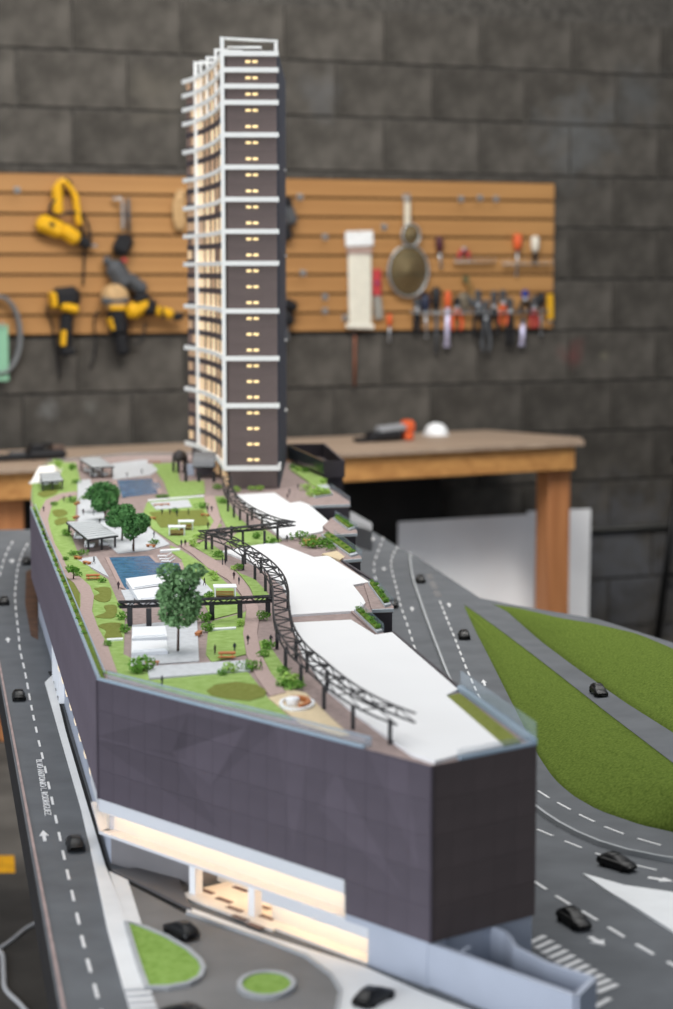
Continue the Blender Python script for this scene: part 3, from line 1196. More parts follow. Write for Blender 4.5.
# left plinth: slightly recessed pale wall with lit slots
q0, q1 = LB - ln_ * 0.012, P0 - ln_ * 0.012 - ldir * 0.004
MB().prism([q0, q1, q1 - ln_ * 0.012, q0 - ln_ * 0.012], Z_ST, Z_COVE).build('plinth_wall', M_LAV, podium)
M_SLOT = mat('lit_slot', 'f0e2cc', 0.4, 0.0, emit='ffe2b8', estr=0.6)
tot = (P0 - LB).length
for i in range(9):
    c_ = LB + ldir * (tot * (0.50 + 0.056 * i)) - ln_ * 0.009
    MB().box((c_.x, c_.y, Z_COVE - 0.010), (0.026, 0.012, 0.012), math.atan2(ldir.y, ldir.x)).build('slot_light', M_SLOT, podium)
for i in range(4):
    c_ = LB + ldir * (tot * (0.38 + 0.035 * i)) - ln_ * 0.008
    MB().box((c_.x, c_.y, (Z_ST + Z_COVE) / 2), (0.008, 0.008, Z_COVE - Z_ST - 0.004), math.atan2(ldir.y, ldir.x)).build('white_fin', M_WHITE, podium)
# cove soffit strip along the left return
MB().prism([P0 - ln_ * 0.001, P0 - ldir * 0.32 - ln_ * 0.001, P0 - ldir * 0.32 - ln_ * 0.012, P0 - ln_ * 0.012], Z_COVE - 0.001, Z_COVE).build('soffit', M_FASC, podium)

# ---- front cove: fascia, recessed wall, hidden light strip, ledge
M_LED = mat('led_strip', 'fff0d8', 0.4, 0.0, emit='ffd6a8', estr=10.0)


def fbox(t0, t1, z0, z1, d0, d1, name, m):
    poly = [FT(t0, 0, d0), FT(t1, 0, d0), FT(t1, 0, d1), FT(t0, 0, d1)]
    return MB().prism(poly, z0, z1).build(name, m, podium)


fbox(0.0, t_step, 0.9385, Z_COVE, 0.0002, 0.003, 'cove_fascia', M_FASC)
fbox(0.0, t_step, Z_SOF + 0.0, Z_COVE, 0.016, 0.020, 'cove_wall', M_COVE)
fbox(0.004, t_step - 0.004, 0.9440, 0.9460, 0.0035, 0.0075, 'led_strip', M_LED)
fbox(-0.002, t_step, Z_SOF - 0.003, Z_SOF, 0.0002, 0.115, 'soffit', M_FASC)
fbox(t_step - 0.004, t_step, Z_SOF, Z_COVE, 0.0002, 0.018, 'cove_end', M_COVE)
# left return of the cove
def lbox(b0, b1, z0, z1, d0, d1, name, m):
    """box along the left facade, b = distance back from the corner, d = depth behind the face"""
    poly = [P0 - ldir * b0 - ln_ * d0, P0 - ldir * b1 - ln_ * d0, P0 - ldir * b1 - ln_ * d1, P0 - ldir * b0 - ln_ * d1]
    return MB().prism(poly, z0, z1).build(name, m, podium)


lbox(0.001, 0.12, 0.9385, Z_COVE, 0.0004, 0.003, 'cove_fascia', M_FASC)
lbox(0.010, 0.12, Z_SOF, Z_COVE - .0012, 0.0105, 0.0118, 'cove_wall', M_COVE)
lbox(0.010, 0.115, 0.9440, 0.9455, 0.0035, 0.0060, 'led_strip', M_LED)
lbox(0.001, 0.12, Z_SOF - 0.003, Z_SOF, 0.0004, 0.012, 'soffit', M_FASC)
# grey hull wall under the corner
t_h = t_front(172, 880)[0]
hull = [P0 - ln_ * 0.012 - ldir * 0.004 + fdir * 0.001, FT(t_h, 0, 0.030), FT(t_h, 0, 0.110), P0 + Vector((0.02, 0.10, 0))]
MB().prism(hull, Z_ST, Z_SOF - 0.003).build('hull_wall', mat('hull_grey', '777577', 0.5, 0.05, 20), podium)
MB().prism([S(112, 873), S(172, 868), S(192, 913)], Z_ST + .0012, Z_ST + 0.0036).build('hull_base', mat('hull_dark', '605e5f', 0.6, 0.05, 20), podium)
# lobby: floor, tiles, back wall, columns
t_b = t_front(259, 905)[0]
t_c = t_front(366, 940)[0]
fbox(t_b + 0.05, t_c, Z_ST, Z_ST + 0.0025, 0.001, 0.022, 'lobby_floor', mat('lobby_floor', 'e0dbd4', 0.6, 0.05, 30))
fbox(t_h + 0.03, t_b + 0.05, Z_ST, Z_ST + 0.0025, -0.004, 0.114, 'lobby_floor', mat('lobby_floor', 'e0dbd4', 0.6, 0.05, 30))
M_TILE = mat('lobby_tile', '6a5550', 0.6, 0.05, 30)
for (a_, d_) in ((.10, .02), (.22, .05), (.16, .08), (.33, .015), (.30, .07), (.45, .045), (.52, .005), (.60, .03), (.68, -.008), (.78, .012), (.86, -.012), (.42, .09), (.93, .022)):
    tt = lerp(t_h, t_b + 0.03, a_)
    fbox(tt, tt + 0.045, Z_ST + 0.0025, Z_ST + 0.0031, d_, d_ + 0.006, 'lobby_tile', M_TILE)
fbox(t_front(205, 890, 0.06)[0], t_b + 0.05, Z_ST, Z_SOF - 0.003, 0.058, 0.066, 'lobby_wall', M_COVE)
fbox(t_h, t_front(205, 890, 0.06)[0] - 0.04, Z_ST, Z_SOF - 0.003, 0.095, 0.100, 'lobby_wall', M_COVE)
fbox(t_h + 0.02, t_b, Z_SOF - 0.0055, Z_SOF - 0.0035, 0.030, 0.036, 'led_strip', mat('led_strip_soft', 'fff0d8', 0.4, 0.0, emit='ffd6a8', estr=9.0))
for px_ in (196, 255):
    tt = t_front(px_, 890, 0.012)[0]
    c_ = FT(tt, 0, 0.012)
    MB().box((c_.x, c_.y, (Z_ST + Z_SOF) / 2), (0.0095, 0.0095, Z_SOF - Z_ST - 0.003), math.atan2(fdir.y, fdir.x)).build('column', M_WHITE, podium)
# second, ground-floor cove
fbox(t_b, t_c, Z_SOF - 0.014, Z_SOF - 0.003, 0.003, 0.005, 'cove_fascia', M_FASC)
fbox(t_b, t_c, Z_ST, Z_SOF - 0.003, 0.0165, 0.021, 'cove_wall', M_COVE)
fbox(t_b + 0.004, t_c - 0.004, Z_SOF - 0.0110, Z_SOF - 0.0095, 0.0055, 0.0085, 'led_strip', M_LED)
fbox(t_c, t_c + 0.004, Z_ST, Z_SOF - 0.003, 0.002, 0.03, 'cove_end', M_COVE)
fbox(t_b - 0.004, t_b, Z_ST, Z_SOF - 0.003, 0.020, 0.06, 'cove_end', M_COVE)
# pale ground-floor wall to the corner and its ramp walls
fbox(t_c + 0.004, 1.0, Z_ST, Z_LOW - 0.0006, 0.001, 0.02, 'ground_wall', M_LAV)
fbox(t_step, t_c + 0.004, Z_SOF - 0.003, Z_LOW - 0.0006, 0.001, 0.02, 'ground_wall', M_LAV)
MB().prism([P1 - rn * .004, P2 - rn * .004, P2 - rn * .012, P1 - rn * .012], Z_ST, Z_LOW).build('ground_wall', M_LAV, podium)
rampw = thing('ramp_wall', (P1.x + 0.05, P1.y - 0.05, Z_ST), 'pale blue-grey walls of the model parking ramp at the front corner', 'ramp wall')
E1, E2, E3 = at(576, 994, Z_LOW), at(594, 977, Z_LOW), at(506, 934, Z_LOW)
zt = Z_LOW - 0.001
MB().strip([P1 - fdir * 0.012 - fn * .0042, Vector((E1.x, E1.y, 0))], 0.006, Z_ST, zt).build('front_wall', M_LAV, rampw)
MB().strip([E1, E2], 0.005, Z_ST, zt).build('end_wall', M_LAV, rampw)
bwl = smooth_line([at(594, 977, zt), at(565, 968, zt), at(535, 958, zt), at(517, 948, zt), at(506, 932, zt), P2 - rn * 0.02 - rdir * .05], 24)
MB().strip(bwl, 0.004, Z_ST, zt).build('curved_wall', M_LAV, rampw)
MB().strip([at(470, 946, zt), at(462, 951, zt)], 0.004, Z_ST, zt).build('cross_wall', M_LAV, rampw)
MB().prism([P1, Vector((E1.x, E1.y, 0)), Vector((E2.x, E2.y, 0)), P2], Z_ST + .0006, Z_ST + 0.0016).build('ramp_floor', mat('ramp_floor', '6d7178', 0.7, 0.05, 20), rampw)

# low grey annex behind the far terraces
ann = thing('annex_block', (R(360, 520).x, R(360, 520).y, Z_ST), 'low pale grey annex block behind the far roof terraces', 'model building')
za = Z_ST + 0.045
MB().prism([at(350, 511, za), at(372, 523, za), at(372, 531, za), at(350, 524, za)], Z_ST, za).build('mass', mat('annex_grey', '8b8d90', 0.6, 0.05, 20), ann)
MB().prism([at(352, 512.5, za), at(370, 523, za), at(370, 529, za), at(352, 522, za)], za, za + 0.002).build('roof_slab', mat('annex_grey', '8b8d90'), ann)

# ================================================================== TOWER
Z_T0 = Z_RF
TY = 3.87
zpx = lambda y, Y=TY: CAM_H + ray(240, y).z * (Y / ray(240, y).y)        # height of an image row at depth Y
RING = [0, 1, 2, 3, 5, 7, 9, 11, 13, 16, 19, 22, 26]
Z_TOP = zpx(52.6)
FLH = (Z_TOP - zpx(469.0)) / 26
ring_z = [Z_TOP - FLH * k for k in RING]
Z_B = ring_z[-1]
# plan: front face, curved left facade, back
cz = Z_B
CURVE = [at(223.3, 468, cz), at(217.5, 459.5, cz), at(207, 451.7, cz), at(195, 446, cz), at(185, 443.2, cz)]
CURVE = [Vector((p_.x + 0.0062 + 0.0035 * i / 4, p_.y, 0)) for i, p_ in enumerate(CURVE)]
curve = smooth_line(CURVE, 21)
TFL = curve[0]
TFR = at(277, 468, cz); TFR = Vector((TFR.x + 0.0015, TFL.y + 0.004, 0))
TBR = Vector((TFR.x - 0.001, 4.50, 0))
TBL = Vector((curve[-1].x + 0.03, 4.53, 0))
tower = thing('tower', (TFL.x + 0.06, TFL.y + 0.3, Z_T0), 'tall dark brown model tower with white floor bands and lit curved facade', 'model tower')
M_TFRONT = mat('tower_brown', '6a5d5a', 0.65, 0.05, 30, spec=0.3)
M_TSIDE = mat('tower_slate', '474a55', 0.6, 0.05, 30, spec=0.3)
M_BAND = mat('tower_white', 'f2f2ee', 0.45, 0.01, 20)
M_TDARK = mat('tower_dark', '453c40', 0.6, 0.05, 30)
# core, inset from the curved facade
def off(p_, d):
    return Vector((p_.x + d, p_.y + d * 0.2, 0))
core = [off(p_, 0.006) for p_ in curve] + [TBL, TBR, TFR + Vector((-0.002, 0.004, 0)), TFL + Vector((.004, .004, 0))]
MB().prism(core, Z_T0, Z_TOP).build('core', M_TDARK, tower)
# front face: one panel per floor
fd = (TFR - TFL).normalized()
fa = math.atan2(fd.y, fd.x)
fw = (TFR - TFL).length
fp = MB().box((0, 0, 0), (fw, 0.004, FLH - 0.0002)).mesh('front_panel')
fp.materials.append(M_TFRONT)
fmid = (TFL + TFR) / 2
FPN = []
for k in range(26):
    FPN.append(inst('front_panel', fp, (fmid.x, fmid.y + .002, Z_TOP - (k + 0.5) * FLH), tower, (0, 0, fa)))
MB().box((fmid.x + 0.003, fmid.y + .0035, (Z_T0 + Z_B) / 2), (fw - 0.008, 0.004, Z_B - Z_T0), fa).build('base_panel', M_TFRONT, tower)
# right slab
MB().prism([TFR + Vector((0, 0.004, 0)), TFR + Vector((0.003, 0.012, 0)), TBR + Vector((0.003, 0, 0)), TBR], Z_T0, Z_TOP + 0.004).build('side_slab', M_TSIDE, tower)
# small lit windows on the front
wm = MB().rbox((0, 0, 0), (0.0098, 0.002, 0.0046), 0.4).mesh('lit_window')
wm.materials.append(mat('lit_window', 'ffe9b8', 0.4, 0.0, emit='ffdc90', estr=0.9))
for k in range(26):
    z_ = Z_TOP - k * FLH - FLH * 0.475
    for px_ in (248.2, 255.4):
        t = (px_ - 223.5) / (277.5 - 223.5)
        p_ = TFL.lerp(TFR, t)
        o = inst('lit_window', wm, (0, 0, 0), None)
        o.parent = FPN[k]
        o.location = Matrix.Rotation(-fa, 3, 'Z') @ (Vector((p_.x, p_.y - 0.0006, z_)) - wloc(FPN[k]))
# curved facade: panes and spandrels
N_LIT = [mat('pane_bright', 'ffe6c0', 0.4, 0.0, emit='ffd8a4', estr=0.36), mat('pane_warm', 'ecd0a8', 0.4, 0.0, emit='f4c490', estr=0.28),
         mat('pane_dim', 'c8a888', 0.4, 0.0, emit='d8a880', estr=0.18), mat('pane_off', '806a62', 0.4, 0.0, emit='8a6048', estr=0.08)]
NB = 6
i_col = min(range(len(curve)), key=lambda i: abs(proj((curve[i].x, curve[i].y, Z_B))[0] - 199.5))
seg = resample(curve[:i_col + 1], NB + 1)
seg2 = resample(curve[i_col:], 4)
rnd.seed(3)


def wallquad(a, b_, z0, z1, dep, m, name):
    d = (b_ - a)
    n = Vector((d.y, -d.x, 0)).normalized()
    if n.x > 0:
        n = -n
    ang = math.atan2(d.y, d.x)
    c_ = (a + b_) / 2 + n * dep
    return MB().box((c_.x, c_.y, (z0 + z1) / 2), (d.length * 0.90 if name == 'window_pane' else d.length, 0.003, z1 - z0), ang).build(name, m, tower)


bands = set(RING)
for k in range(26):
    zt_ = Z_TOP - k * FLH
    zb_ = zt_ - FLH
    # NOTE facade hangs between the bands; floors without a white band show a dark spandrel at their foot
    for j in range(NB):
        w_ = [0.25, 0.45, 0.25, 0.05] if j < 3 else [0.6, 0.3, 0.1, 0.0]
        m_ = rnd.choices(N_LIT, w_)[0]
        wallquad(seg[j], seg[j + 1], zb_ + (0.0 if (k + 1) in bands else 0.0115), zt_, -0.001, m_, 'window_pane')
        if (k + 1) not in bands:
            wallquad(seg[j], seg[j + 1], zb_, zb_ + 0.0115, 0.0, M_TDARK, 'spandrel')
    for j in range(3):
        m_ = rnd.choices(N_LIT, [0.0, 0.1, 0.4, 0.5])[0]
        wallquad(seg2[j], seg2[j + 1], zb_ + 0.0115, zt_, -0.001, m_, 'window_pane')
        wallquad(seg2[j], seg2[j + 1], zb_, zb_ + 0.0115, 0.0, M_TDARK, 'spandrel')
for j in range(1, NB):
    p_ = seg[j]
    MB().box((p_.x - .001, p_.y, (Z_B + Z_TOP) / 2), (0.0018, 0.004, Z_TOP - Z_B), 0.5).build('mullion', M_TDARK, tower)
# white bands
ext = curve[-1] + (curve[-1] - curve[-2]).normalized() * 0.012
for z_ in ring_z:
    path = [ext] + list(reversed(curve)) + []
    path = [p_ + Vector((-0.002, -0.002, 0)) for p_ in path]
    path += [TFL + Vector((-0.001, -0.003, 0)), TFL + Vector((0.004, -0.003, 0)), TFR + Vector((0.004, -0.003, 0))]
    MB().strip(path, 0.009, z_ - 0.0046, z_ + 0.0046).build('white_band', M_BAND, tower)
MB().strip([TFR + Vector((0.003, -0.006, 0)), TFR + Vector((0.003, 0.03, 0))], 0.005, Z_B - 0.0046, Z_B + 0.009).build('white_band', M_BAND, tower)
for k in (6, 12, 18, 23):
    z_ = Z_TOP - k * FLH - 0.012
    MB().box((TBR.x + 0.004, TBR.y - 0.12, z_), (0.006, 0.05, 0.004)).build('ledge', M_BAND, tower)
# white columns on the curved facade
Z_FR = zpx(36)
for i, zt_ in ((0, Z_FR), (i_col, Z_FR + 0.004)):
    p_ = curve[i] + Vector((-0.003, -0.004, 0))
    MB().box((p_.x, p_.y, (Z_B + zt_) / 2), (0.0075, 0.007, zt_ - Z_B)).build('white_column', M_BAND, tower)
# three slender columns in the top four floors, and roof portals
for f_ in (0.42, 0.68, 0.86):
    i = round(i_col * (1 - f_) * 1.0)
    i = max(1, round(i_col * f_))
    p_ = curve[i] + Vector((-0.003, -0.003, 0))
    MB().box((p_.x, p_.y, (ring_z[3] + Z_FR) / 2), (0.005, 0.005, Z_FR - ring_z[3])).build('white_column', M_BAND, tower)
    e_ = Vector((TFR.x - 0.02, p_.y + 0.01, 0))
    MB().strip([p_, p_.lerp(e_, 0.5)], 0.006, Z_FR - 0.005, Z_FR).build('roof_portal', M_BAND, tower)
p_ = curve[i_col] + Vector((-0.003, -0.004, 0))
MB().strip([p_, Vector((p_.x + 0.08, p_.y + 0.005, 0))], 0.006, Z_FR - 0.002, Z_FR + 0.004).build('roof_portal', M_BAND, tower)
# front portal
a_, b_ = TFL + Vector((0, -0.003, 0)), TFR + Vector((-0.002, 0.04, 0))
MB().strip([a_, b_], 0.006, Z_FR - 0.005, Z_FR).build('roof_portal', M_BAND, tower)
MB().box((b_.x, b_.y, (Z_FR + Z_TOP) / 2), (0.007, 0.007, Z_FR - Z_TOP)).build('roof_portal', M_BAND, tower)
MB().box((fmid.x - 0.012, fmid.y + 0.03, Z_TOP + 0.014), (0.065, 0.03, 0.004)).build('roof_slab', M_BAND, tower)
MB().box((fmid.x + 0.005, fmid.y + 0.26, Z_TOP + 0.005), (0.05, 0.35, 0.010)).build('roof_plant', M_TSIDE, tower)
# lit lobby strip at the foot of the curve
for j in (0, 1, 3):
    wallquad(seg[j], seg[j + 1], Z_T0 + 0.004, Z_T0 + 0.026, -0.002, N_LIT[1], 'lobby_window')

# ---- dark drum pavilion at the foot of the tower
pc = R(197, 482)
pav = thing('drum_pavilion', pc, 'dark framed pavilion with grey barrel roof at the foot of the tower', 'pavilion')
M_FRAME = mat('frame_black', '1a1a1c', 0.5, 0.0)
M_GREYR = mat('roof_grey', 'a7abad', 0.5, 0.04, 40)
a_, b_ = R(193, 478), R(215, 478)
rows = []
for i in range(9):
    an = math.pi * i / 8
    rows.append([Vector((x_.x, x_.y + 0.06 * math.cos(an) + 0.05, Z_RF + 0.024 + 0.026 * math.sin(an))) for x_ in (a_, b_)])
vs, fs = loft(rows)
MB().add(vs, fs).build('barrel_roof', mat('barrel_grey', '77797c', 0.5, 0.05, 30), pav, True)
MB().box(((a_.x + b_.x) / 2, a_.y + 0.05, Z_RF + 0.0225), (b_.x - a_.x, 0.12, 0.003)).build('roof_edge', M_FRAME, pav)
for px_ in (186, 199, 214):
    c_ = R(px_, 482)
    MB().box((c_.x, c_.y, Z_RF + 0.0105), (0.006, 0.006, 0.021)).build('post', M_FRAME, pav)
c_ = R(190, 476)
MB().box((c_.x, c_.y + 0.02, Z_RF + 0.0115), (0.014, 0.014, 0.023)).build('white_pier', M_LAV, pav)
c_ = R(204, 476)
MB().box((c_.x, c_.y + 0.03, Z_RF + 0.0105), (0.036, 0.03, 0.021)).build('back_wall', M_TDARK, pav)
c_ = R(180, 472)
MB().lathe([(0.016, 0.024), (0.0165, 0.034), (0.012, 0.043), (0.003, 0.047)], (c_.x, c_.y, Z_RF), 16).build('dome', mat('dome_dark', '35302f', 0.5, 0.05, 30), pav, True)
for k in range(7):
    an = k * 2 * math.pi / 7
    MB().box((c_.x + .015 * math.cos(an), c_.y + .015 * math.sin(an), Z_RF + 0.012), (0.004, 0.004, 0.024)).build('post', M_FRAME, pav)
for px_ in (178.5, 184):
    g = R(px_, 471.5)
    MB().rbox((g.x, g.y - 0.018, Z_RF + 0.022), (0.004, 0.003, 0.004), 0.3).build('lamp_glow', N_LIT[1], pav)

# ================================================================== ROOF GARDEN (parts of the podium)
M_LAWN = mat('roof_lawn', '86a056', 0.95, 0.0, 90, 0.4, 700, col2='9db770', spec=0.05, detail=6)
M_LAWND = mat('roof_lawn_olive', '6f7638', 0.95, 0.0, 150, 0.4, 700, col2='808648', spec=0.05, detail=6)
M_PATH = mat('roof_path', 'aa948d', 0.85, 0.06, 200, 0.15, 500)
M_TERR = mat('terrace_grey', 'c3c6c9', 0.7, 0.06, 120)
M_SAND = mat('sand_paving', 'd0bd9b', 0.85, 0.05, 150)
M_ROOFW = mat('white_roof', 'e4e4e4', 0.6, 0.01, 8)
M_WATER = mat('pool_water', '3c658c', 0.22, 0.12, 60, 0.2, 120, spec=0.35, col2='5384a8')
M_ORANGE = mat('orange_timber', 'b5713f', 0.6, 0.1, 60)
M_PLANT = mat('planter_soil_green', '55682c', 0.95, 0.0, 160, 0.8, 500, col2='76893e', spec=0.05, detail=6)
rf = lambda pts, dz=0.0: [R(p_[0], p_[1], dz) for p_ in pts]


def patch(name, pts, m, z0=0.0, z1=0.001, label=None):
    o = MB().prism(rf(pts), Z_RF + z0, Z_RF + z1).build(name, m, podium)
    if label:
        tag(o, label)
    return o


# --- white roof panels
patch('roof_panel', [(236, 496), (274.5, 494), (290, 504.5), (300, 503), (309, 506), (331, 525), (322.6, 527.5), (323, 533), (303, 537), (283, 540.5), (268, 528), (256, 516), (244, 505)], M_ROOFW, 0, 0.0030)
patch('roof_panel', [(222, 553), (247, 548), (276, 544), (314, 559), (328, 557.5), (369, 584), (353, 587), (363, 600), (365.5, 605), (357, 613), (291, 617), (289, 602), (283, 588), (268, 574), (250, 564), (236, 558)], M_ROOFW, 0, 0.0030)
patch('roof_panel', [(291, 625), (351, 622), (375, 637), (392, 634.7), (458, 692), (446, 698), (503, 748), (461, 757), (434.5, 764.5), (412, 757), (385, 738), (358, 718), (325, 690), (303, 658)], M_ROOFW, 0, 0.0030)
patch('lawn_strip', [(446.5, 698), (460, 695.5), (521, 744), (502, 748)], M_LAWND, 0, 0.0022)

# --- west lawn and its winding path
patch('lawn', [(31.5, 500), (32, 484), (38, 472), (50, 463), (76, 463), (80, 480), (77, 493), (75, 521), (66, 521), (72, 538), (79, 556), (92, 570), (108, 580), (118, 603), (125, 616), (123.5, 655),
               (148, 668), (149, 681), (247, 672), (262, 690), (268, 699), (292, 720), (202, 701), (125, 679), (102, 673), (80, 622), (62, 577), (42, 532), (36, 512)], M_LAWN, 0, 0.0010)
PL = [(77, 492), (61, 494), (46, 500.7), (39.6, 512), (39.6, 523.6), (43, 538), (52.7, 549.6), (61, 574), (74, 584), (80.5, 595), (80.5, 607), (79, 614), (84.5, 627), (92.7, 646), (102, 671)]
PR = [(77, 496), (63, 498.5), (52, 505.6), (48, 520), (50, 530), (55, 545), (61.7, 556), (66.6, 567.6), (79, 577), (90, 587), (94, 597), (92, 612), (98.4, 629.6), (107.4, 646), (117.5, 674)]
patch('path', PL + PR[::-1], M_PATH, 0, 0.0018)
patch('lawn_bed', [(61.5, 576), (67, 578), (74, 584.5), (79.5, 594), (80, 607), (78, 614)], M_LAWND, 0, 0.0014)
for blob in ([(94, 589), (110, 589), (110, 601), (101, 603), (93, 598), (100, 594)], [(104, 607), (115, 606), (117, 612), (113, 619), (95, 618), (106, 613)],
             [(98, 627), (108, 624), (122, 625), (120, 632), (122, 639), (105, 639), (106, 632)], [(52, 512), (62, 510), (68, 514), (58, 518)], [(55, 521), (66, 518), (67, 523), (57, 526)],
             [(37, 494), (52, 490), (58, 493), (45, 498)]):
    n_ = len(blob)
    rb = [Vector((p_[0], p_[1], 0)) for p_ in blob]
    loop = smooth_line([rb[-2], rb[-1]] + rb + [rb[0], rb[1]], (n_ + 3) * 6)
    patch('lawn_bed', [(p_.x, p_.y) for p_ in loop[12:12 + n_ * 6]], M_LAWND, 0, 0.0016)
# --- central plaza, pool decks
patch('terrace', [(77.5, 481), (90, 480), (98, 500), (106, 519), (140, 521), (152.5, 531), (170, 545), (148, 551), (118, 554), (96, 535), (78, 527)], M_TERR, 0, 0.0014)
patch('terrace', [(112, 464), (146, 460), (158, 470), (150, 476), (113, 480)], M_TERR, 0, 0.0014)
patch('terrace', [(77, 560), (96, 557), (109, 578)], M_TERR, 0, 0.0014)
patch('lawn', [(147, 503), (166, 499), (204, 498), (207, 513), (222, 526), (204, 535), (200, 545), (178, 546), (152, 529), (143.5, 513)], M_LAWN, 0, 0.0012)
patch('lawn_bed', [(149, 513), (203, 510.5), (211, 526), (161, 528.5)], M_LAWND, 0, 0.0018)
patch('terrace', [(150, 503.5), (188, 500.5), (192, 508), (156, 510.5)], M_TERR, 0, 0.0022)
patch('lawn', [(146, 465), (176, 463), (180, 482), (204, 481), (205, 494), (170, 499), (164, 482), (155, 470)], M_LAWN, 0, 0.0012)
patch('white_kerb', [(148, 501), (204, 496.5), (204, 497.6), (148, 502.3)], M_WHITE, 0, 0.0028)
patch('lawn', [(170, 546), (180, 550), (196, 560), (216, 574), (236, 592), (240, 596), (240, 601), (200, 603), (182, 572), (182, 560), (172, 553)], M_LAWN, 0, 0.0010)
patch('terrace', [(158, 576), (196, 574), (213, 592), (200, 598), (165, 600)], M_TERR, 0, 0.0014)
patch('terrace', [(121, 591), (134, 590), (134, 606), (128, 606)], M_TERR, 0, 0.0014)
pool_px = [(107, 558), (150, 556), (157.5, 563), (181, 563.5), (183, 572), (160, 582), (130, 592), (122, 588)]
poolb = MB().strip(rf(pool_px), 0.006, Z_RF, Z_RF + 0.0012, closed=True).build('pool_edge', M_PATH, podium)
patch('pool', pool_px, M_WATER, 0, 0.0008, 'blue water pool beside the slatted pavilion')
pool2 = [(117, 481), (152, 479), (158, 494), (122, 498)]
MB().strip(rf(pool2), 0.02, Z_RF, Z_RF + 0.0010, closed=True).build('pool_edge', M_PATH, podium)
patch('pool', pool2, M_WATER, 0, 0.0014, 'far blue water pool')
patch('pool', [(150, 484), (158, 483), (161, 488), (154, 490)], mat('pool_light', '6f9cc0', 0.1, 0.05, 60, spec=0.8), 0, 0.0016)
patch('terrace', [(132, 626), (197, 620), (199, 662), (131, 667)], M_TERR, 0, 0.0014)
patch('terrace', [(147.5, 668), (245, 662), (250, 672.5), (149, 680)], M_TERR, 0, 0.0022)
# --- middle lawns east of the terrace and the east path
patch('lawn', [(208, 633), (212, 622), (243, 614), (246, 612), (243, 634), (246, 655), (212, 663), (206, 655)], M_LAWN, 0, 0.0012)
patch('lawn', [(205, 606), (238, 604), (243, 612), (212, 620)], M_LAWN, 0, 0.0012)
patch('white_kerb', [(211, 630.5), (236, 629), (236, 630.3), (211, 632)], M_WHITE, 0, 0.0030)
patch('white_kerb', [(107, 641), (123, 640), (123, 641.3), (107, 642.5)], M_WHITE, 0, 0.0030)
patch('white_kerb', [(160, 551.5), (180, 550), (180, 551.5), (160, 553)], M_WHITE, 0, 0.0030)
patch('lawn_bed', [(206.5, 692), (215, 686), (236, 683), (257, 686), (267, 692), (264, 698), (250, 702), (228, 700), (212, 697)], M_LAWND, 0, 0.0016)
EL = [(204, 497), (207, 512), (214, 522), (206, 535), (188, 543), (178.6, 546), (191.7, 554.5), (208, 569), (228, 580.7), (237.6, 590.5), (244, 600), (246.6, 612), (243, 634.5), (246.6, 655.8), (256.4, 678.6), (270, 698)]
ER = [(214.6, 496.5), (221, 521), (214, 536), (200, 543), (189.5, 547), (201.5, 553), (218, 562.7), (232.7, 571), (244, 582), (252, 595), (258, 608.5), (259, 620), (257, 634.5), (261, 655.8), (271, 675), (286, 694)]
patch('path', EL + ER[::-1], M_PATH, 0, 0.0020)
patch('lawn', [(234, 569), (240, 574), (255, 580), (268, 594), (271, 602), (256, 603), (250, 588), (243, 579)], M_LAWN, 0, 0.0012)
patch('lawn', [(259, 642), (266, 640), (276, 656), (290, 676), (300, 688), (286, 692), (272, 676), (262, 656)], M_LAWN, 0, 0.0012)
patch('lawn', [(215, 497), (224, 497), (237, 516), (250, 528), (238, 532), (226, 527), (220, 515)], M_LAWN, 0, 0.0012)
patch('lawn', [(238, 532), (262, 528), (282, 541), (262, 548), (240, 549), (226, 544)], M_LAWN, 0, 0.0009)
patch('lawn', [(192, 546), (206, 541), (222, 552), (226, 560), (214, 560)], M_LAWN, 0, 0.0012)
patch('sand', [(268, 699), (290, 690), (306, 694), (330, 718), (350, 736), (340, 737), (300, 724)], M_SAND, 0, 0.0012)

# circular bench on the sand
cbp = R(297, 706)
cb_ = thing('circular_bench', cbp, 'round sunken seat with white ring and orange bench on sand paving', 'bench')
ring = [cbp + Vector((0.016 * math.cos(a * math.pi / 14), 0.027 * math.sin(a * math.pi / 14), 0)) for a in range(28)]
MB().strip(ring, 0.003, Z_RF + .0012, Z_RF + 0.004, closed=True).build('ring', M_WHITE, cb_)
arc = [cbp + Vector((0.0115 * math.cos(a * math.pi / 14), 0.020 * math.sin(a * math.pi / 14), 0)) for a in range(-6, 11)]
MB().strip(arc, 0.004, Z_RF + .0012, Z_RF + 0.006).build('seat', M_ORANGE, cb_)
MB().lathe([(0.0065, 0), (0.0068, .006), (0.006, .0075), (0.001, .0078)], cbp + Vector((-0.004, 0, 0.0012)), 16).build('planter', M_WHITE, cb_)

# --- parapets and glass rails
GH = 0.0085


def glass_run(pts, name='glass_rail', h=GH, z0=0.0, th=0.0012, cap=True):
    q = rf(pts)
    MB().strip(q, th, Z_RF + z0, Z_RF + z0 + h).build(name, M_GLASS, podium)
    if cap:
        MB().strip(q, th * 1.6, Z_RF + z0 + h, Z_RF + z0 + h + 0.0008).build('rail_cap', M_GCAP, podium)


def edge_strip(a, b_, w_, z0, z1, m, name):
    MB().strip([a, b_], w_, z0, z1).build(name, m, podium)


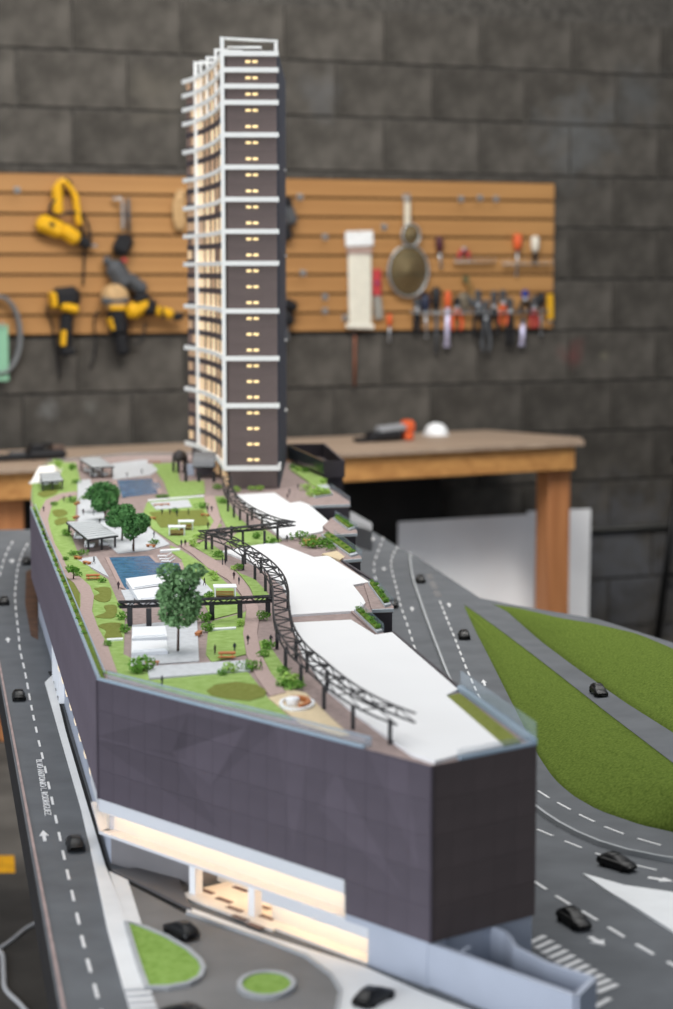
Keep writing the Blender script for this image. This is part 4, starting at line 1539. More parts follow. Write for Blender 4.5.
# front: grey-blue coping with a low glass rail behind
fe = t_front(363, 744)[0]
MB().strip([FT(0.0, 0, 0.002), FT(fe, 0, 0.002)], 0.004, Z_RF, Z_RF + 0.0022).build('coping', M_GCAP, podium)
MB().strip([FT(0.01, 0, 0.010), FT(fe, 0, 0.010)], 0.001, Z_RF, Z_RF + 0.008).build('glass_rail', M_GLASS, podium)
MB().strip([FT(0.01, 0, 0.010), FT(fe, 0, 0.010)], 0.0018, Z_RF + 0.008, Z_RF + 0.0088).build('rail_cap', M_GCAP, podium)
MB().strip([FT(fe, 0, 0.002), FT(fe, 0, 0.010)], 0.001, Z_RF, Z_RF + 0.008).build('glass_rail', M_GLASS, podium)
# left: outer coping, planting strip, inner glass rail
l0, l1 = LB, P0
MB().strip([l0 - ln_ * .002, l1 - ln_ * .002], 0.0035, Z_RF, Z_RF + 0.0022).build('coping', M_GCAP, podium)
MB().strip([l0 - ln_ * .0055, l1 - ln_ * .0055], 0.005, Z_RF, Z_RF + 0.0018).build('planting_strip', M_PLANT, podium)
MB().strip([l0 - ln_ * .0090, l1 - ln_ * .0090 - ldir * .01], 0.001, Z_RF, Z_RF + 0.006).build('glass_rail', M_GLASS, podium)
MB().strip([l0 - ln_ * .0090, l1 - ln_ * .0090 - ldir * .01], 0.0016, Z_RF + 0.006, Z_RF + 0.0066).build('rail_cap', M_GCAP, podium)
ng = inset(OUT, 0.004)
back_run = [LB + Vector((.006, 0, 0))] + [p_ + Vector((.006, -.006, 0)) for p_ in BACK[:5]]
MB().strip(back_run, 0.0015, Z_RF, Z_RF + 0.009).build('glass_rail', M_GLASS, podium)
# right: front parapet, long glass wall
a_, b_ = P1.lerp(P2, 0.27), P2
MB().strip([a_ - rn * .002, b_ - rn * .002], 0.004, Z_RF, Z_RF + 0.0025).build('coping', M_GCAP, podium)
MB().strip([a_ - rn * .004, b_ - rn * .004], 0.001, Z_RF + .0025, Z_RF + 0.009).build('glass_rail', M_GLASS, podium)
e_ = Vector((RIGHT[-1].x, RIGHT[-1].y, 0))
en = (e_ - P2).normalized()
enn = Vector((en.y, -en.x, 0))
if enn.x > 0:
    enn = -enn
MB().strip([P2 + enn * .0025, e_ + enn * .0025], 0.005, Z_RF, Z_RF + 0.006).build('coping', M_GCAP, podium)
MB().strip([P2 + enn * .0012, e_ + enn * .0012], 0.001, Z_RF + .006, Z_RF + 0.021).build('glass_rail', M_GLASS, podium)
# dark roof-edge upstands between the terraces
for (p_, q_) in (((393, 634), (461, 691)), ((342, 562), (377, 584))):
    MB().strip(rf([p_, q_]), 0.003, Z_RF, Z_RF + 0.003).build('edge_upstand', M_CORE, podium)

# --- terraces stepping along the right edge: box planters with glass, each a thing
def terrace(corner_px, label, planter, rail, z0_, wallpts, dz=0.0, deckcol=None):
    c_ = R(*corner_px)
    t = thing('roof_terrace', (c_.x, c_.y, Z_RF), label, 'terrace', 'planted terraces on the right roof edge')
    return t


M_STONE = mat('planter_stone', 'b3b9bd', 0.6, 0.04, 40)
TERR = [
    # label, outline of deck (px), planter quad (px), rail line (px), wall under
    ('planted corner terrace nearest the front on the right roof edge', [(351, 613.5), (361, 613), (384, 635.5), (377, 637)], [(354, 614), (359.5, 613.4), (382.5, 635), (377, 636.3)], [(360.5, 613), (383.5, 635)]),
    ('narrow planted terrace above the nearest corner terrace', [(364, 586), (372, 584), (393.5, 608.5), (393.5, 611.8), (372, 612.6)], [(368, 586.5), (372.5, 585), (391, 608.5), (385, 610)], [(373, 584.5), (393, 608.5)]),
    ('planted terrace with sand paving midway along the right roof edge', [(334, 546), (326, 538), (334, 538), (361.5, 559), (361.5, 561.3), (344, 562.8)], [(321, 538), (330, 536.5), (358, 557.5), (351, 559.5)], [(334, 538), (361.5, 559)]),
    ('planted terrace above the sand-paved one on the right edge', [(323, 528), (331, 520), (337, 518.5), (357, 532.5), (357, 536), (333, 537)], [(333, 521), (339, 519.5), (355, 531), (349, 533)], [(335, 518), (357, 532)]),
    ('pale paved terrace with a cluster of bright shrubs', [(308, 503), (312, 494), (330, 490), (350, 503), (350, 506.5), (310, 508)], [(312, 497), (330, 493), (333, 497), (315, 500)], [(331, 490.5), (350, 504)]),
]
for li, (lab, outl, plq, rail) in enumerate(TERR):
    c_ = R(*outl[0])
    t = thing('roof_terrace', (c_.x, c_.y, Z_RF), lab, 'terrace', 'planted terraces on the right roof edge')
    MB().prism(rf(outl), Z_RF + 0.0002, Z_RF + 0.0032).build('slab', M_DECK, t)
    if li:
        fe0, fe1 = rf(outl[-2:])
        MB().strip([fe0, fe1], 0.004, Z_RF, Z_RF + 0.0040).build('edge_coping', M_STONE, t)
    pbx = MB().prism(rf(plq), Z_RF + 0.0032, Z_RF + 0.0062).build('planter_box', M_STONE, t)
    cpl = sum(rf(plq), Vector((0, 0, 0))) / 4
    MB().prism([cpl + (p_ - cpl) * 0.86 for p_ in rf(plq)], Z_RF + 0.0062, Z_RF + 0.0082).build('planting', M_PLANT, pbx)
    MB().strip(rf(rail), 0.0011, Z_RF + 0.0032, Z_RF + 0.0135).build('glass_rail', M_GLASS, t)
patch('sand', [(322, 556), (337, 553), (345, 559), (340, 562)], M_SAND, 0, 0.0036)
patch('timber_bed', [(302, 541), (318, 541), (320, 545), (305, 546)], M_ORANGE, 0, 0.0040)
# tall dark volume behind the terraces
zv = Z_RF + 0.034
dv = thing('roof_volume', R(330, 480), 'tall dark open-topped volume at the far right roof edge', 'model building')
vq = [at(324, 461, zv), at(344, 461, zv), at(324, 443.5, zv), at(286, 444, zv)]
vq = [Vector((p_.x, p_.y, 0)) for p_ in vq]
for i in range(4):
    a_, b_ = vq[i], vq[(i + 1) % 4]
    m_ = M_CORE if i != 3 else mat('smoked_glass', '4a5650', 0.15, 0.0, spec=0.6)
    MB().strip([a_, b_], 0.004, Z_RF + (0.0 if i != 3 else 0.006), zv).build('side_wall' if i != 3 else 'glass_screen', m_, dv)
MB().prism(vq, Z_RF + 0.001, Z_RF + 0.004).build('floor_slab', M_TDARK, dv)
patch('lawn', [(290, 470), (300, 467), (323, 478.5), (328, 487), (316, 488)], M_LAWN, 0, 0.0022)
patch('stone_edge', [(317, 487), (328, 486), (330, 489), (319, 490)], M_STONE, 0, 0.0032)
# outer drop walls of the terraces
for (a_, b_) in (((394, 611), (394, 634)), ((362, 561), (342, 563)), ((350, 506.5), (310, 508))):
    pass

# ================================================================== PERGOLA TRUSSES
M_TRUSS = mat('truss_black', '262629', 0.5, 0.05, 60, spec=0.4)


def truss(name, px, n, w_, label, hgt=0.006, z0=0.0225, posts=(), post_r=0.0019, ends=True):
    q = smooth_line([at(p_[0], p_[1], Z_RF + z0 + hgt / 2) for p_ in px], n)
    mid_ = q[len(q) // 2]
    t = thing(name, (mid_.x, mid_.y, Z_RF), label, 'pergola', 'dark lattice pergolas on the roof')
    Ls, Rs = [], []
    for i in range(n):
        d = (q[min(i + 1, n - 1)] - q[max(i - 1, 0)])
        d.z = 0
        d.normalize()
        nn = Vector((-d.y, d.x, 0)) * (w_ / 2)
        Ls.append(q[i] + nn)
        Rs.append(q[i] - nn)
    up, dn = Vector((0, 0, hgt / 2)), Vector((0, 0, -hgt / 2))
    r_ = 0.0011
    for side in (Ls, Rs):
        for o_ in (up, dn):
            MB().tube([p_ + o_ for p_ in side], r_, 5).build('chord', M_TRUSS, t)
    for i in range(n - 1):
        a, b_ = (Ls[i], Rs[i + 1]) if i % 2 == 0 else (Rs[i], Ls[i + 1])
        MB().tube([a + up, b_ + up], r_ * .75, 4).build('brace', M_TRUSS, t)
        if i % 2 == 0:
            MB().tube([Ls[i] + up, Rs[i] + up], r_ * .75, 4).build('brace', M_TRUSS, t)
        for side in (Ls, Rs):
            a, b_ = (side[i] + up, side[i + 1] + dn) if i % 2 == 0 else (side[i] + dn, side[i + 1] + up)
            MB().tube([a, b_], r_ * .65, 4).build('brace', M_TRUSS, t)
    for (x_, y_) in posts:
        c_ = R(x_, y_)
        MB().box((c_.x, c_.y, Z_RF + z0 / 2), (post_r * 2, post_r * 2, z0)).build('post', M_TRUSS, t)
    return t


truss('pergola', [(227, 478), (228, 488), (232, 497), (243, 506), (257, 514), (275, 521), (291, 524)], 17, 0.017, 'dark lattice pergola curving from the tower base',
      posts=[(228, 512), (234, 518), (240, 521), (247.5, 526), (262, 531), (228, 500), (252, 520)])
truss('pergola', [(291, 523.5), (262, 527), (232, 530), (203, 533.5)], 13, 0.013, 'straight dark lattice pergola joining the two curved ones',
      posts=[(231.5, 540), (243, 545), (264.6, 545), (277.6, 541), (212, 550)])
truss('pergola', [(204, 533), (227, 540), (245, 550.5), (264, 564), (276, 578), (280.5, 592), (281, 606), (283, 622), (288, 636), (298, 650), (312, 662), (330, 678), (352, 694), (378, 708), (406, 719)], 40, 0.019,
      'long dark lattice pergola curving along the white roof panels', hgt=0.0085,
      posts=[(206, 550), (226, 561), (243, 570), (245, 564), (255, 580), (261, 573), (265.5, 592), (271, 601), (288, 609), (277, 649), (285.6, 668), (296, 660), (301, 687), (307, 672), (324, 709), (327, 692), (353, 729), (390, 744)])
truss('pergola', [(119, 604.5), (150, 603.5), (190, 602), (230, 600.5), (272, 598.5)], 20, 0.011, 'straight dark lattice pergola crossing in front of the white pool blocks',
      posts=[(130, 626), (149, 627), (212, 620), (240, 618.5), (268, 616)], post_r=0.0030)

# ================================================================== PAVILIONS
def pavilion(name, quad, hgt, label, roofm, posts, inner=True, th=0.003):
    """quad: roof corners in px at roof height"""
    zr = Z_RF + hgt
    q = [at(p_[0], p_[1], zr) for p_ in quad]
    c_ = sum(q, Vector((0, 0, 0))) / 4
    t = thing(name, (c_.x, c_.y, Z_RF), label, 'pavilion', 'open garden pavilions')
    rfo = MB().prism(q, zr - 0.0012, zr).build('roof', roofm, t)
    ql = [c_ + (p_ - c_) * 1.03 for p_ in q]
    MB().strip(ql, 0.0016, zr - 0.003, zr - 0.0006, closed=True).build('roof_frame', M_FRAME, t)
    # slats lying across the roof
    for k in range(1, 9):
        a, b_ = q[0].lerp(q[3], k / 9), q[1].lerp(q[2], k / 9)
        MB().strip([a, b_], 0.0009, zr, zr + 0.0008).build('slat', mat('slat_grey', 'b4b7b8', 0.5, 0.0), rfo)
    for (u, v) in posts:
        p_ = (q[0].lerp(q[1], u)).lerp(q[3].lerp(q[2], u), v)
        MB().box((p_.x, p_.y, Z_RF + (hgt - .003) / 2), (0.003, 0.003, hgt - .003)).build('post', M_FRAME, t)
    return t, q


M_SLAT = mat('pavilion_roof', 'bfc3c4', 0.55, 0.03, 40)
P4 = [(0.04, 0.04), (0.96, 0.04), (0.96, 0.96), (0.04, 0.96), (0.5, 0.04), (0.5, 0.96)]
zp1 = 0.021
t1, q1 = pavilion('pavilion', [(67, 522), (95, 520.5), (117, 535), (88, 539)], zp1, 'grey slatted pavilion with black posts beside the near pool', M_SLAT, P4)
t2, q2 = pavilion('pavilion', [(80, 458.5), (99, 457), (113.5, 466), (92, 467)], 0.024, 'far grey pavilion beside the far pool', M_SLAT, P4)
t3, q3 = pavilion('pavilion', [(40, 473), (58, 471.5), (63, 480), (42, 481.5)], 0.020, 'small grey pavilion in front of the white tent', M_SLAT, P4)


def seats(q, t_name, label, n):
    """white lounge furniture under a pavilion, each its own thing"""
    for k in range(n):
        u, v = 0.25 + 0.5 * (k % 2), 0.25 + 0.5 * (k // 2)
        p_ = (q[0].lerp(q[1], u)).lerp(q[3].lerp(q[2], u), v)
        s_ = thing('lounge_seat', (p_.x, p_.y, Z_RF), label % ('back left', 'back right', 'front left', 'front right')[k], 'seat', 'white lounge seats under the pavilions')
        MB().rbox((p_.x, p_.y, Z_RF + .0035), (.015, .020, .005), 0.2).build('cushion', M_WHITE, s_)
        MB().rbox((p_.x - .0055, p_.y, Z_RF + .0065), (.003, .020, .009), 0.2).build('backrest', M_WHITE, s_)
        MB().box((p_.x, p_.y, Z_RF + .001), (.010, .014, .0015)).build('frame', M_FRAME, s_)


seats(q1, 'a', '%s white lounge seat under the pavilion beside the near pool', 4)
seats(q2, 'b', '%s white lounge seat under the far pavilion', 4)
seats(q3, 'c', '%s white lounge seat under the small pavilion by the tent', 2)

# white tent behind the small pavilion
tt0 = R(47, 474)
tent = thing('tent', tt0, 'white peaked tent at the far left roof corner', 'tent')
b4 = [R(29.5, 484), R(58, 484), R(62, 471), R(38, 471)]
apx = [at(39, 466.5, Z_RF + 0.024), at(54, 464.5, Z_RF + 0.024)]
vs = [p_ for p_ in b4] + apx
MB().add(vs, [(0, 1, 5, 4), (1, 2, 5), (2, 3, 4, 5), (3, 0, 4), (3, 2, 1, 0)]).build('canopy', mat('tent_white', 'efece6', 0.7, 0.02), tent)
for p_ in b4:
    MB().tube([p_, p_ + Vector((0, 0, 0.006))], 0.0012, 6).build('peg_post', M_WHITE, tent)


# small white cabanas with timber inside
def cabana(px, w_, d_, h_, label, rz=0.0):
    c_ = R(*px)
    t = thing('cabana', c_, label, 'cabana', 'small white garden cabanas', rz)
    for sx in (-1, 1):
        for sy in (-1, 1):
            MB().box((sx * w_ / 2, sy * d_ / 2, h_ / 2), (.0016, .0016, h_)).build('post', M_WHITE, t, world=False)
    MB().rbox((0, 0, h_ + .0008), (w_ + .004, d_ + .004, .0018), 0.2).build('roof', M_WHITE, t, world=False)
    for k in range(4):
        MB().box((0, d_ * .35, .0018 + k * .0019), (w_ * .9, .0012, .0013)).build('slat', M_ORANGE, t, world=False)
    MB().rbox((0, 0, .0016), (w_ * .85, d_ * .6, .0022), 0.2).build('seat', mat('dark_timber', '6a3a22', 0.6, 0.1, 60), t, world=False)
    return t


cabana((225, 598), 0.026, 0.020, 0.015, 'small white-roofed cabana with timber seat beside the curved path', 0.1)
cabana((177, 535.5), 0.024, 0.020, 0.014, 'nearer white frame cabana on the olive lawn', 0.05)
cabana((186, 530), 0.022, 0.020, 0.014, 'farther white frame cabana on the olive lawn', 0.05)


# white block platforms
def white_block(quad, z1_, label, name='white_platform', step=None):
    q = [at(p_[0], p_[1], Z_RF + z1_) for p_ in quad]
    c_ = sum(q, Vector((0, 0, 0))) / 4
    t = thing(name, (c_.x, c_.y, Z_RF), label, 'platform', 'white block platforms')
    MB().prism(q, Z_RF + 0.0014, Z_RF + z1_ - .001).build('body', mat('soft_white', 'dcdee2', 0.6, 0.02, 20), t)
    MB().prism([c_ + (p_ - c_) * 1.015 for p_ in q], Z_RF + z1_ - .001, Z_RF + z1_).build('top', M_WHITE, t)
    cc = [c_ + (p_ - c_) * .9 for p_ in q]
    MB().strip([cc[2], cc[3]], 0.002, Z_RF + z1_, Z_RF + z1_ + .0016).build('cushion', M_WHITE, t)
    return t


white_block([(126, 578.5), (160, 574), (172, 583), (133, 589)], 0.009, 'white platform reaching into the near pool')
white_block([(133, 590), (172, 585), (180, 597), (139, 600)], 0.009, 'lower white platform behind the straight pergola')
white_block([(132.5, 627), (165, 626), (167, 636), (132, 638)], 0.006, 'farther white lounge platform beside the big tree')
white_block([(132, 641), (166, 640), (168, 650), (131.5, 652)], 0.006, 'nearer white lounge platform beside the big tree')


# loungers, timber benches, picnic sets
def lounger(px, rz, label):
    c_ = R(*px)
    t = thing('sun_lounger', c_, label, 'lounger', 'white loungers by the pool', rz)
    MB().rbox((0.002, 0, .0028), (.014, .0052, .0012), 0.3).build('bed', M_WHITE, t, world=False)
    MB().rbox((-.008, 0, .0048), (.009, .0052, .0012), 0.3, M=Matrix.Rotation(0.6, 3, 'Y')).build('backrest', M_WHITE, t, world=False)
    for sx in (-.004, .008):
        for sy in (-1, 1):
            MB().box((sx, sy * .002, .0012), (.0008, .0008, .0024)).build('leg', M_WHITE, t, world=False)


for (px, nm) in (((163.5, 557.5), 'farthest'), ((165.5, 560.5), 'middle'), ((167, 563.0), 'nearest')):
    lounger(px, math.pi * 0.97, 'white sun lounger by the near pool, %s of the three' % nm)


def bench_px(px, rz, label, ln=0.016):
    c_ = R(*px)
    t = thing('timber_bench', c_, label, 'bench', 'orange timber benches on the roof', rz)
    MB().rbox((0, 0, .0046), (ln, .0062, .0014), 0.25).build('seat', M_ORANGE, t, world=False)
    for sx in (-1, 1):
        MB().box((sx * ln * .36, 0, .0024), (.0018, .0052, .0032)).build('leg', M_ORANGE, t, world=False)


def picnic(px, rz, label):
    c_ = R(*px)
    t = thing('picnic_table', c_, label, 'picnic table', 'orange picnic sets on the roof', rz)
    MB().rbox((0, 0, .0072), (.019, .0085, .0014), 0.25).build('top', M_ORANGE, t, world=False)
    for sy in (-1, 1):
        MB().rbox((0, sy * .0095, .0042), (.019, .0036, .0012), 0.25).build('seat', M_ORANGE, t, world=False)
    for sx in (-1, 1):
        MB().box((sx * .006, 0, .0036), (.0015, .016, .0028)).build('trestle', M_ORANGE, t, world=False)
        MB().box((sx * .006, 0, .0058), (.0015, .004, .0016)).build('trestle', M_ORANGE, t, world=False)


bench_px((78, 560), -0.9, 'orange timber bench nearest the winding path by the grey triangle')
bench_px((87, 565), -0.9, 'orange timber bench at the foot of the grey triangle')
picnic((93, 580), 0.15, 'orange picnic table on the lawn left of the near pool')
picnic((227, 659), 0.05, 'orange round-edged picnic table on the lawn beside two figures')
bench_px((151, 548), -0.6, 'orange timber bench at the plaza corner above the pool')
bench_px((198.5, 636), 1.4, 'orange timber bench at the edge of the big tree terrace')
bench_px((152, 666), 0.1, 'orange timber bench behind the front shrub')
bench_px((152, 520), -0.7, 'orange timber bench at the left corner of the olive lawn')
bench_px((205, 517), -0.5, 'orange timber bench at the right corner of the olive lawn')
bench_px((158, 507), 0.1, 'left timber table on the small terrace above the olive lawn')
bench_px((165.5, 506.5), 0.1, 'right timber table on the small terrace above the olive lawn')
bench_px((76, 519), 1.2, 'orange timber bench at the top of the plaza edge')
bench_px((77, 505), 1.2, 'orange timber bench near the upper end of the winding path')
bench_px((154, 464), 0.1, 'dark red bench behind the far pool', 0.03)

# ================================================================== TREES AND SHRUBS
M_LEAF = mat('tree_foliage', '3a6538', 0.85, 0.0, 60, col2='659658', spec=0.15, detail=3)
M_LEAF2 = mat('tree_foliage_soft', '547a4e', 0.85, 0.0, 60, col2='86aa78', spec=0.15, detail=3)
M_SHRUB = mat('shrub_green', '3f6e2a', 0.85, 0.0, 120, col2='7fae48', spec=0.15, detail=3)
M_SHRUBB = mat('shrub_bright', '86b048', 0.85, 0.0, 120, col2='b9d676', spec=0.15, detail=3)
M_BARK = mat('bark', '4a352b', 0.9, 0.2, 80)


def leaf_mesh(lobes, n, size, seed):
    r_ = random.Random(seed)
    m = MB()
    tot = sum(l[1][0] * l[1][1] * l[1][2] for l in lobes)
    for (c_, rad) in lobes:
        k = max(8, int(n * rad[0] * rad[1] * rad[2] / tot))
        for _ in range(k):
            while True:
                v = Vector((r_.uniform(-1, 1), r_.uniform(-1, 1), r_.uniform(-1, 1)))
                if 0.05 < v.length <= 1:
                    break
            v = v.normalized() * (v.length ** 0.55) * r_.uniform(0.88, 1.06)
            p_ = Vector(c_) + Vector((v.x * rad[0], v.y * rad[1], v.z * rad[2]))
            a = Vector((r_.uniform(-1, 1), r_.uniform(-1, 1), r_.uniform(-.6, .6))).normalized()
            b_ = a.cross(Vector((r_.uniform(-1, 1), r_.uniform(-1, 1), r_.uniform(-1, 1)))).normalized()
            s_ = size * r_.uniform(0.6, 1.25)
            m.add([p_ - a * s_, p_ + b_ * s_ * .55, p_ + a * s_, p_ - b_ * s_ * .55], [(0, 1, 2, 3)])
    return m


def tree(px, lobes, trunk_h, n, size, label, m, seed, branches=(), r0=0.0016):
    c_ = R(*px)
    t = thing('model_tree', c_, label, 'tree', 'model trees on the roof garden')
    MB().tube([(0, 0, 0), (0.0006, 0, trunk_h * .5), (0, 0.0004, trunk_h)], [r0, r0 * .85, r0 * .6], 7).build('trunk', M_BARK, t, True, world=False)
    for l in lobes:
        MB().tube([(0, 0, trunk_h * .8), (l[0][0] * .6, l[0][1] * .6, lerp(trunk_h * .8, l[0][2], .7)), l[0]], [r0 * .55, r0 * .4, r0 * .2], 5).build('branch', M_BARK, t, True, world=False)
    leaf_mesh(lobes, n, size, seed).build('crown', m, t, world=False)
    return t


# big near tree (about 100 mm tall)
tree((178, 652), [((0.002, 0, .044), (.023, .022, .016)), ((-.004, .002, .064), (.021, .020, .016)), ((.007, .004, .080), (.019, .018, .013)), ((-.010, .004, .090), (.014, .014, .010)),
                  ((.016, .0, .058), (.012, .013, .012)), ((.019, .01, .090), (.013, .012, .008))], .05, 3600, .0030, 'tall layered green tree on the terrace in front of the pool', M_LEAF2, 1)
tree((133.5, 552), [((.002, 0, .042), (.021, .020, .017)), ((-.010, 0, .052), (.016, .016, .014)), ((.014, .004, .046), (.013, .014, .013)), ((-.003, 0, .030), (.013, .013, .011))], .03, 2200, .0030,
     'dark green round tree nearest the slatted pavilion', M_LEAF, 2)
tree((122, 541), [((-.002, 0, .040), (.020, .019, .018)), ((-.012, .003, .034), (.014, .014, .014)), ((.008, 0, .048), (.014, .014, .012))], .03, 1800, .0030, 'dark green tree behind the slatted pavilion roof', M_LEAF, 3)
tree((105, 520), [((0, 0, .032), (.024, .022, .016)), ((-.010, 0, .026), (.014, .014, .012))], .026, 1300, .0033, 'low green tree in the middle of the plaza row', M_LEAF, 4)
tree((103, 512), [((0, 0, .036), (.028, .024, .018)), ((-.014, 0, .032), (.018, .017, .014)), ((.016, 0, .034), (.016, .017, .014))], .026, 1500, .0034, 'farthest green tree above the plaza', M_LEAF, 5)
tree((73.4, 580), [((0, 0, .015), (.007, .007, .003)), ((-.003, 0, .0135), (.005, .006, .002)), ((.004, 0, .013), (.005, .005, .002))], .014, 260, .0026, 'small palm standing on the winding path edge', M_SHRUB, 6, r0=.0010)

SHRUB_ME = []
for i in range(4):
    r_ = random.Random(20 + i)
    lobes = [((r_.uniform(-.5, .5), r_.uniform(-.5, .5), .45), (.55, .55, .45)) for _ in range(4)] + [((0, 0, .5), (.7, .7, .5))]
    me_ = leaf_mesh(lobes, 170, 0.16, 40 + i).mesh('foliage')
    me_.materials.append(M_SHRUB)
    SHRUB_ME.append(me_)
SHRUB_MEB = []
for me_ in SHRUB_ME:
    c_ = me_.copy()
    c_.materials.clear()
    c_.materials.append(M_SHRUBB)
    SHRUB_MEB.append(c_)
stem_me = MB().tube([(0, 0, 0), (0, 0, .5)], [.06, .03], 5).mesh('stem')
stem_me.materials.append(M_BARK)


def shrub(px, s, label, bright=False, k=None, sx=1.0, z=0.001):
    c_ = R(px[0], px[1])
    t = thing('model_shrub', (c_.x, c_.y, Z_RF + z), label, 'shrub', 'model shrubs on the roof garden', rnd.uniform(0, 6))
    t.scale = (s * sx, s * sx, s)
    me_ = (SHRUB_MEB if bright else SHRUB_ME)[rnd.randrange(4) if k is None else k]
    for nm, m_ in (('foliage', me_), ('stem', stem_me)):
        o = bpy.data.objects.new(nm, m_); COL.objects.link(o); o.parent = t
    return t


rnd.seed(11)
ORD = ['first', 'second', 'third', 'fourth', 'fifth', 'sixth', 'seventh', 'eighth', 'ninth', 'tenth', 'eleventh', 'twelfth', 'thirteenth', 'fourteenth', 'fifteenth', 'sixteenth', 'seventeenth',
       'eighteenth', 'nineteenth', 'twentieth', 'twenty-first', 'twenty-second', 'twenty-third', 'twenty-fourth', 'twenty-fifth', 'twenty-sixth']
SH = [((144, 672), .014, 'full green shrub at the front left corner of the grey strip', 0), ((137, 674), .009, 'low green shrub left of the full corner shrub', 0),
      ((229, 673), .009, 'yellow-green shrub at the middle of the grey strip', 1), ((222, 676), .006, 'low dark shrub left of the yellow-green one', 0), ((250, 671), .010, 'green shrub where the grey strip meets the path', 0),
      ((108, 647), .006, 'small shrub alone on the lawn beside the winding path', 0), ((124, 620), .008, 'green shrub at the pool terrace corner under the pergola', 0), ((125, 633), .008, 'green shrub beside the terrace brick edge', 0),
      ((121, 607), .006, 'small shrub at the left end of the straight pergola', 0), ((66, 561), .005, 'tiny shrub on the bend of the winding path', 0), ((72, 556), .007, 'shrub below the pavilion steps', 0),
      ((82, 556), .008, 'shrub against the left pavilion corner', 0), ((70, 572), .008, 'shrub behind the small palm', 0), ((77, 577), .007, 'shrub right of the small palm', 0), ((103, 583), .006, 'shrub behind the picnic table by the pool', 0),
      ((66, 536), .009, 'dark shrub at the left back of the slatted pavilion', 0), ((86, 500), .008, 'shrub beside the upper plaza steps', 0), ((73, 503), .009, 'shrub at the upper end of the winding path', 0), ((76, 484), .008, 'shrub below the far pavilion', 0),
      ((57, 466), .012, 'bright shrub right of the white tent', 1), ((72, 470), .011, 'dark round shrub between tent and far pavilion', 0), ((55, 506), .007, 'small shrub on the inner lawn of the winding path', 0),
      ((153, 545), .008, 'shrub behind the plaza corner bench', 0), ((194, 547), .009, 'shrub at the fork of the curved path', 1), ((200, 541), .010, 'shrub below the left end of the joining pergola', 1),
      ((215, 581), .007, 'shrub beside the cabana path', 1), ((212, 576), .006, 'yellow-green shrub above the cabana', 1), ((209, 598), .007, 'shrub left of the cabana', 0), ((218, 558), .009, 'round shrub under the curved pergola', 0),
      ((238, 570), .008, 'shrub on the lawn sliver by the curved pergola', 0), ((234, 571), .006, 'bright shrub on the lawn sliver by the curved pergola', 1), ((262, 620), .009, 'green shrub under the right end of the straight pergola', 0),
      ((240, 627), .007, 'bright shrub at the right end of the white kerb', 1), ((207, 632), .009, 'green shrub at the left end of the white kerb', 0), ((205, 622), .010, 'dark shrub behind the white kerb', 0),
      ((268, 650), .009, 'shrub at the top of the slim lawn beside the curved pergola', 0), ((264, 658), .007, 'low shrub on the slim lawn', 0), ((283, 676), .008, 'shrub near the lower end of the slim lawn', 0),
      ((290, 686), .011, 'full green shrub at the lower end of the slim lawn', 1), ((297, 690), .008, 'dark shrub right of the full green one', 0), ((282, 688), .008, 'dark shrub left of the full green one', 0),
      ((236, 492), .009, 'shrub at the left foot of the tower', 1), ((251, 491), .008, 'shrub in front of the tower base', 1), ((260, 491), .009, 'shrub at the right front of the tower base', 1),
      ((300, 540), .010, 'slender seedling-like plant on the walkway between white roofs', 0), ((308, 547), .009, 'shrub at the walkway planting bed', 0), ((316, 548), .010, 'leafy shrub in the walkway planting bed', 0), ((324, 547), .010, 'leafy shrub at the right of the walkway bed', 0),
      ((313, 541), .008, 'small shrub behind the timber planting bed', 0), ((333, 546), .009, 'shrub beside the sand-paved terrace', 0), ((331, 551), .008, 'low shrub in front of the sand-paved terrace', 0),
      ((312, 498), .011, 'pale bright shrub at the left of the terrace cluster', 1), ((318, 496), .012, 'pale bright shrub in the middle of the terrace cluster', 1), ((325, 497), .011, 'pale bright shrub at the right of the terrace cluster', 1), ((308, 491), .010, 'pale bright shrub behind the terrace cluster', 1),
      ((298, 472), .010, 'bright shrub beside the dark roof volume', 1), ((305, 473), .010, 'shrub in front of the dark glass screen', 0), ((323, 484), .010, 'shrub at the front corner of the dark roof volume', 1), ((293, 469), .009, 'small shrub right of the tower foot', 0),
      ((164, 499), .008, 'shrub behind the small terrace above the olive lawn', 0), ((160, 499), .007, 'low shrub beside the far pool corner', 0), ((202, 509), .010, 'dark shrub right of the olive lawn', 0), ((217, 490), .010, 'shrub beside the drum pavilion post', 0),
      ((222, 504), .009, 'shrub under the tower end of the pergola', 0), ((257, 539), .009, 'shrub on the lawn inside the pergola bend', 0), ((270, 545), .008, 'shrub at the walkway corner under the joining pergola', 0), ((175, 513), .007, 'dark round shrub on the olive lawn', 0)]
for (px, s_, lab, br) in SH:
    shrub(px, s_ * (1.5 if 'terrace cluster' in lab or 'walkway' in lab else 1.22), lab, bool(br))
# plants in the left planting strip and the terraces
for k in range(26):
    t_ = 0.03 + 0.80 * k / 25
    p_ = LB.lerp(P0, t_) - ln_ * (.0055 + rnd.uniform(-.001, .001))
    px_ = proj((p_.x, p_.y, Z_RF))
    shrub(px_, rnd.uniform(.003, .0052), 'clump of greenery in the left planting strip, %s from the far end' % ORD[k], k % 3 == 0, z=.0018)
for li, (lab, outl, plq, rail) in enumerate(TERR[:4]):
    nm = ('nearest corner', 'narrow', 'sand-paved', 'fourth')[li]
    a0, a1 = Vector((plq[0][0] + plq[1][0], plq[0][1] + plq[1][1], 0)) / 2, Vector((plq[2][0] + plq[3][0], plq[2][1] + plq[3][1], 0)) / 2
    for k in range(6):
        q_ = a0.lerp(a1, 0.08 + 0.84 * k / 5)
        shrub((q_.x, q_.y), rnd.uniform(.004, .0065), '%s small shrub from the back in the planter of the %s roof terrace' % (ORD[k], nm), False, z=.0075)


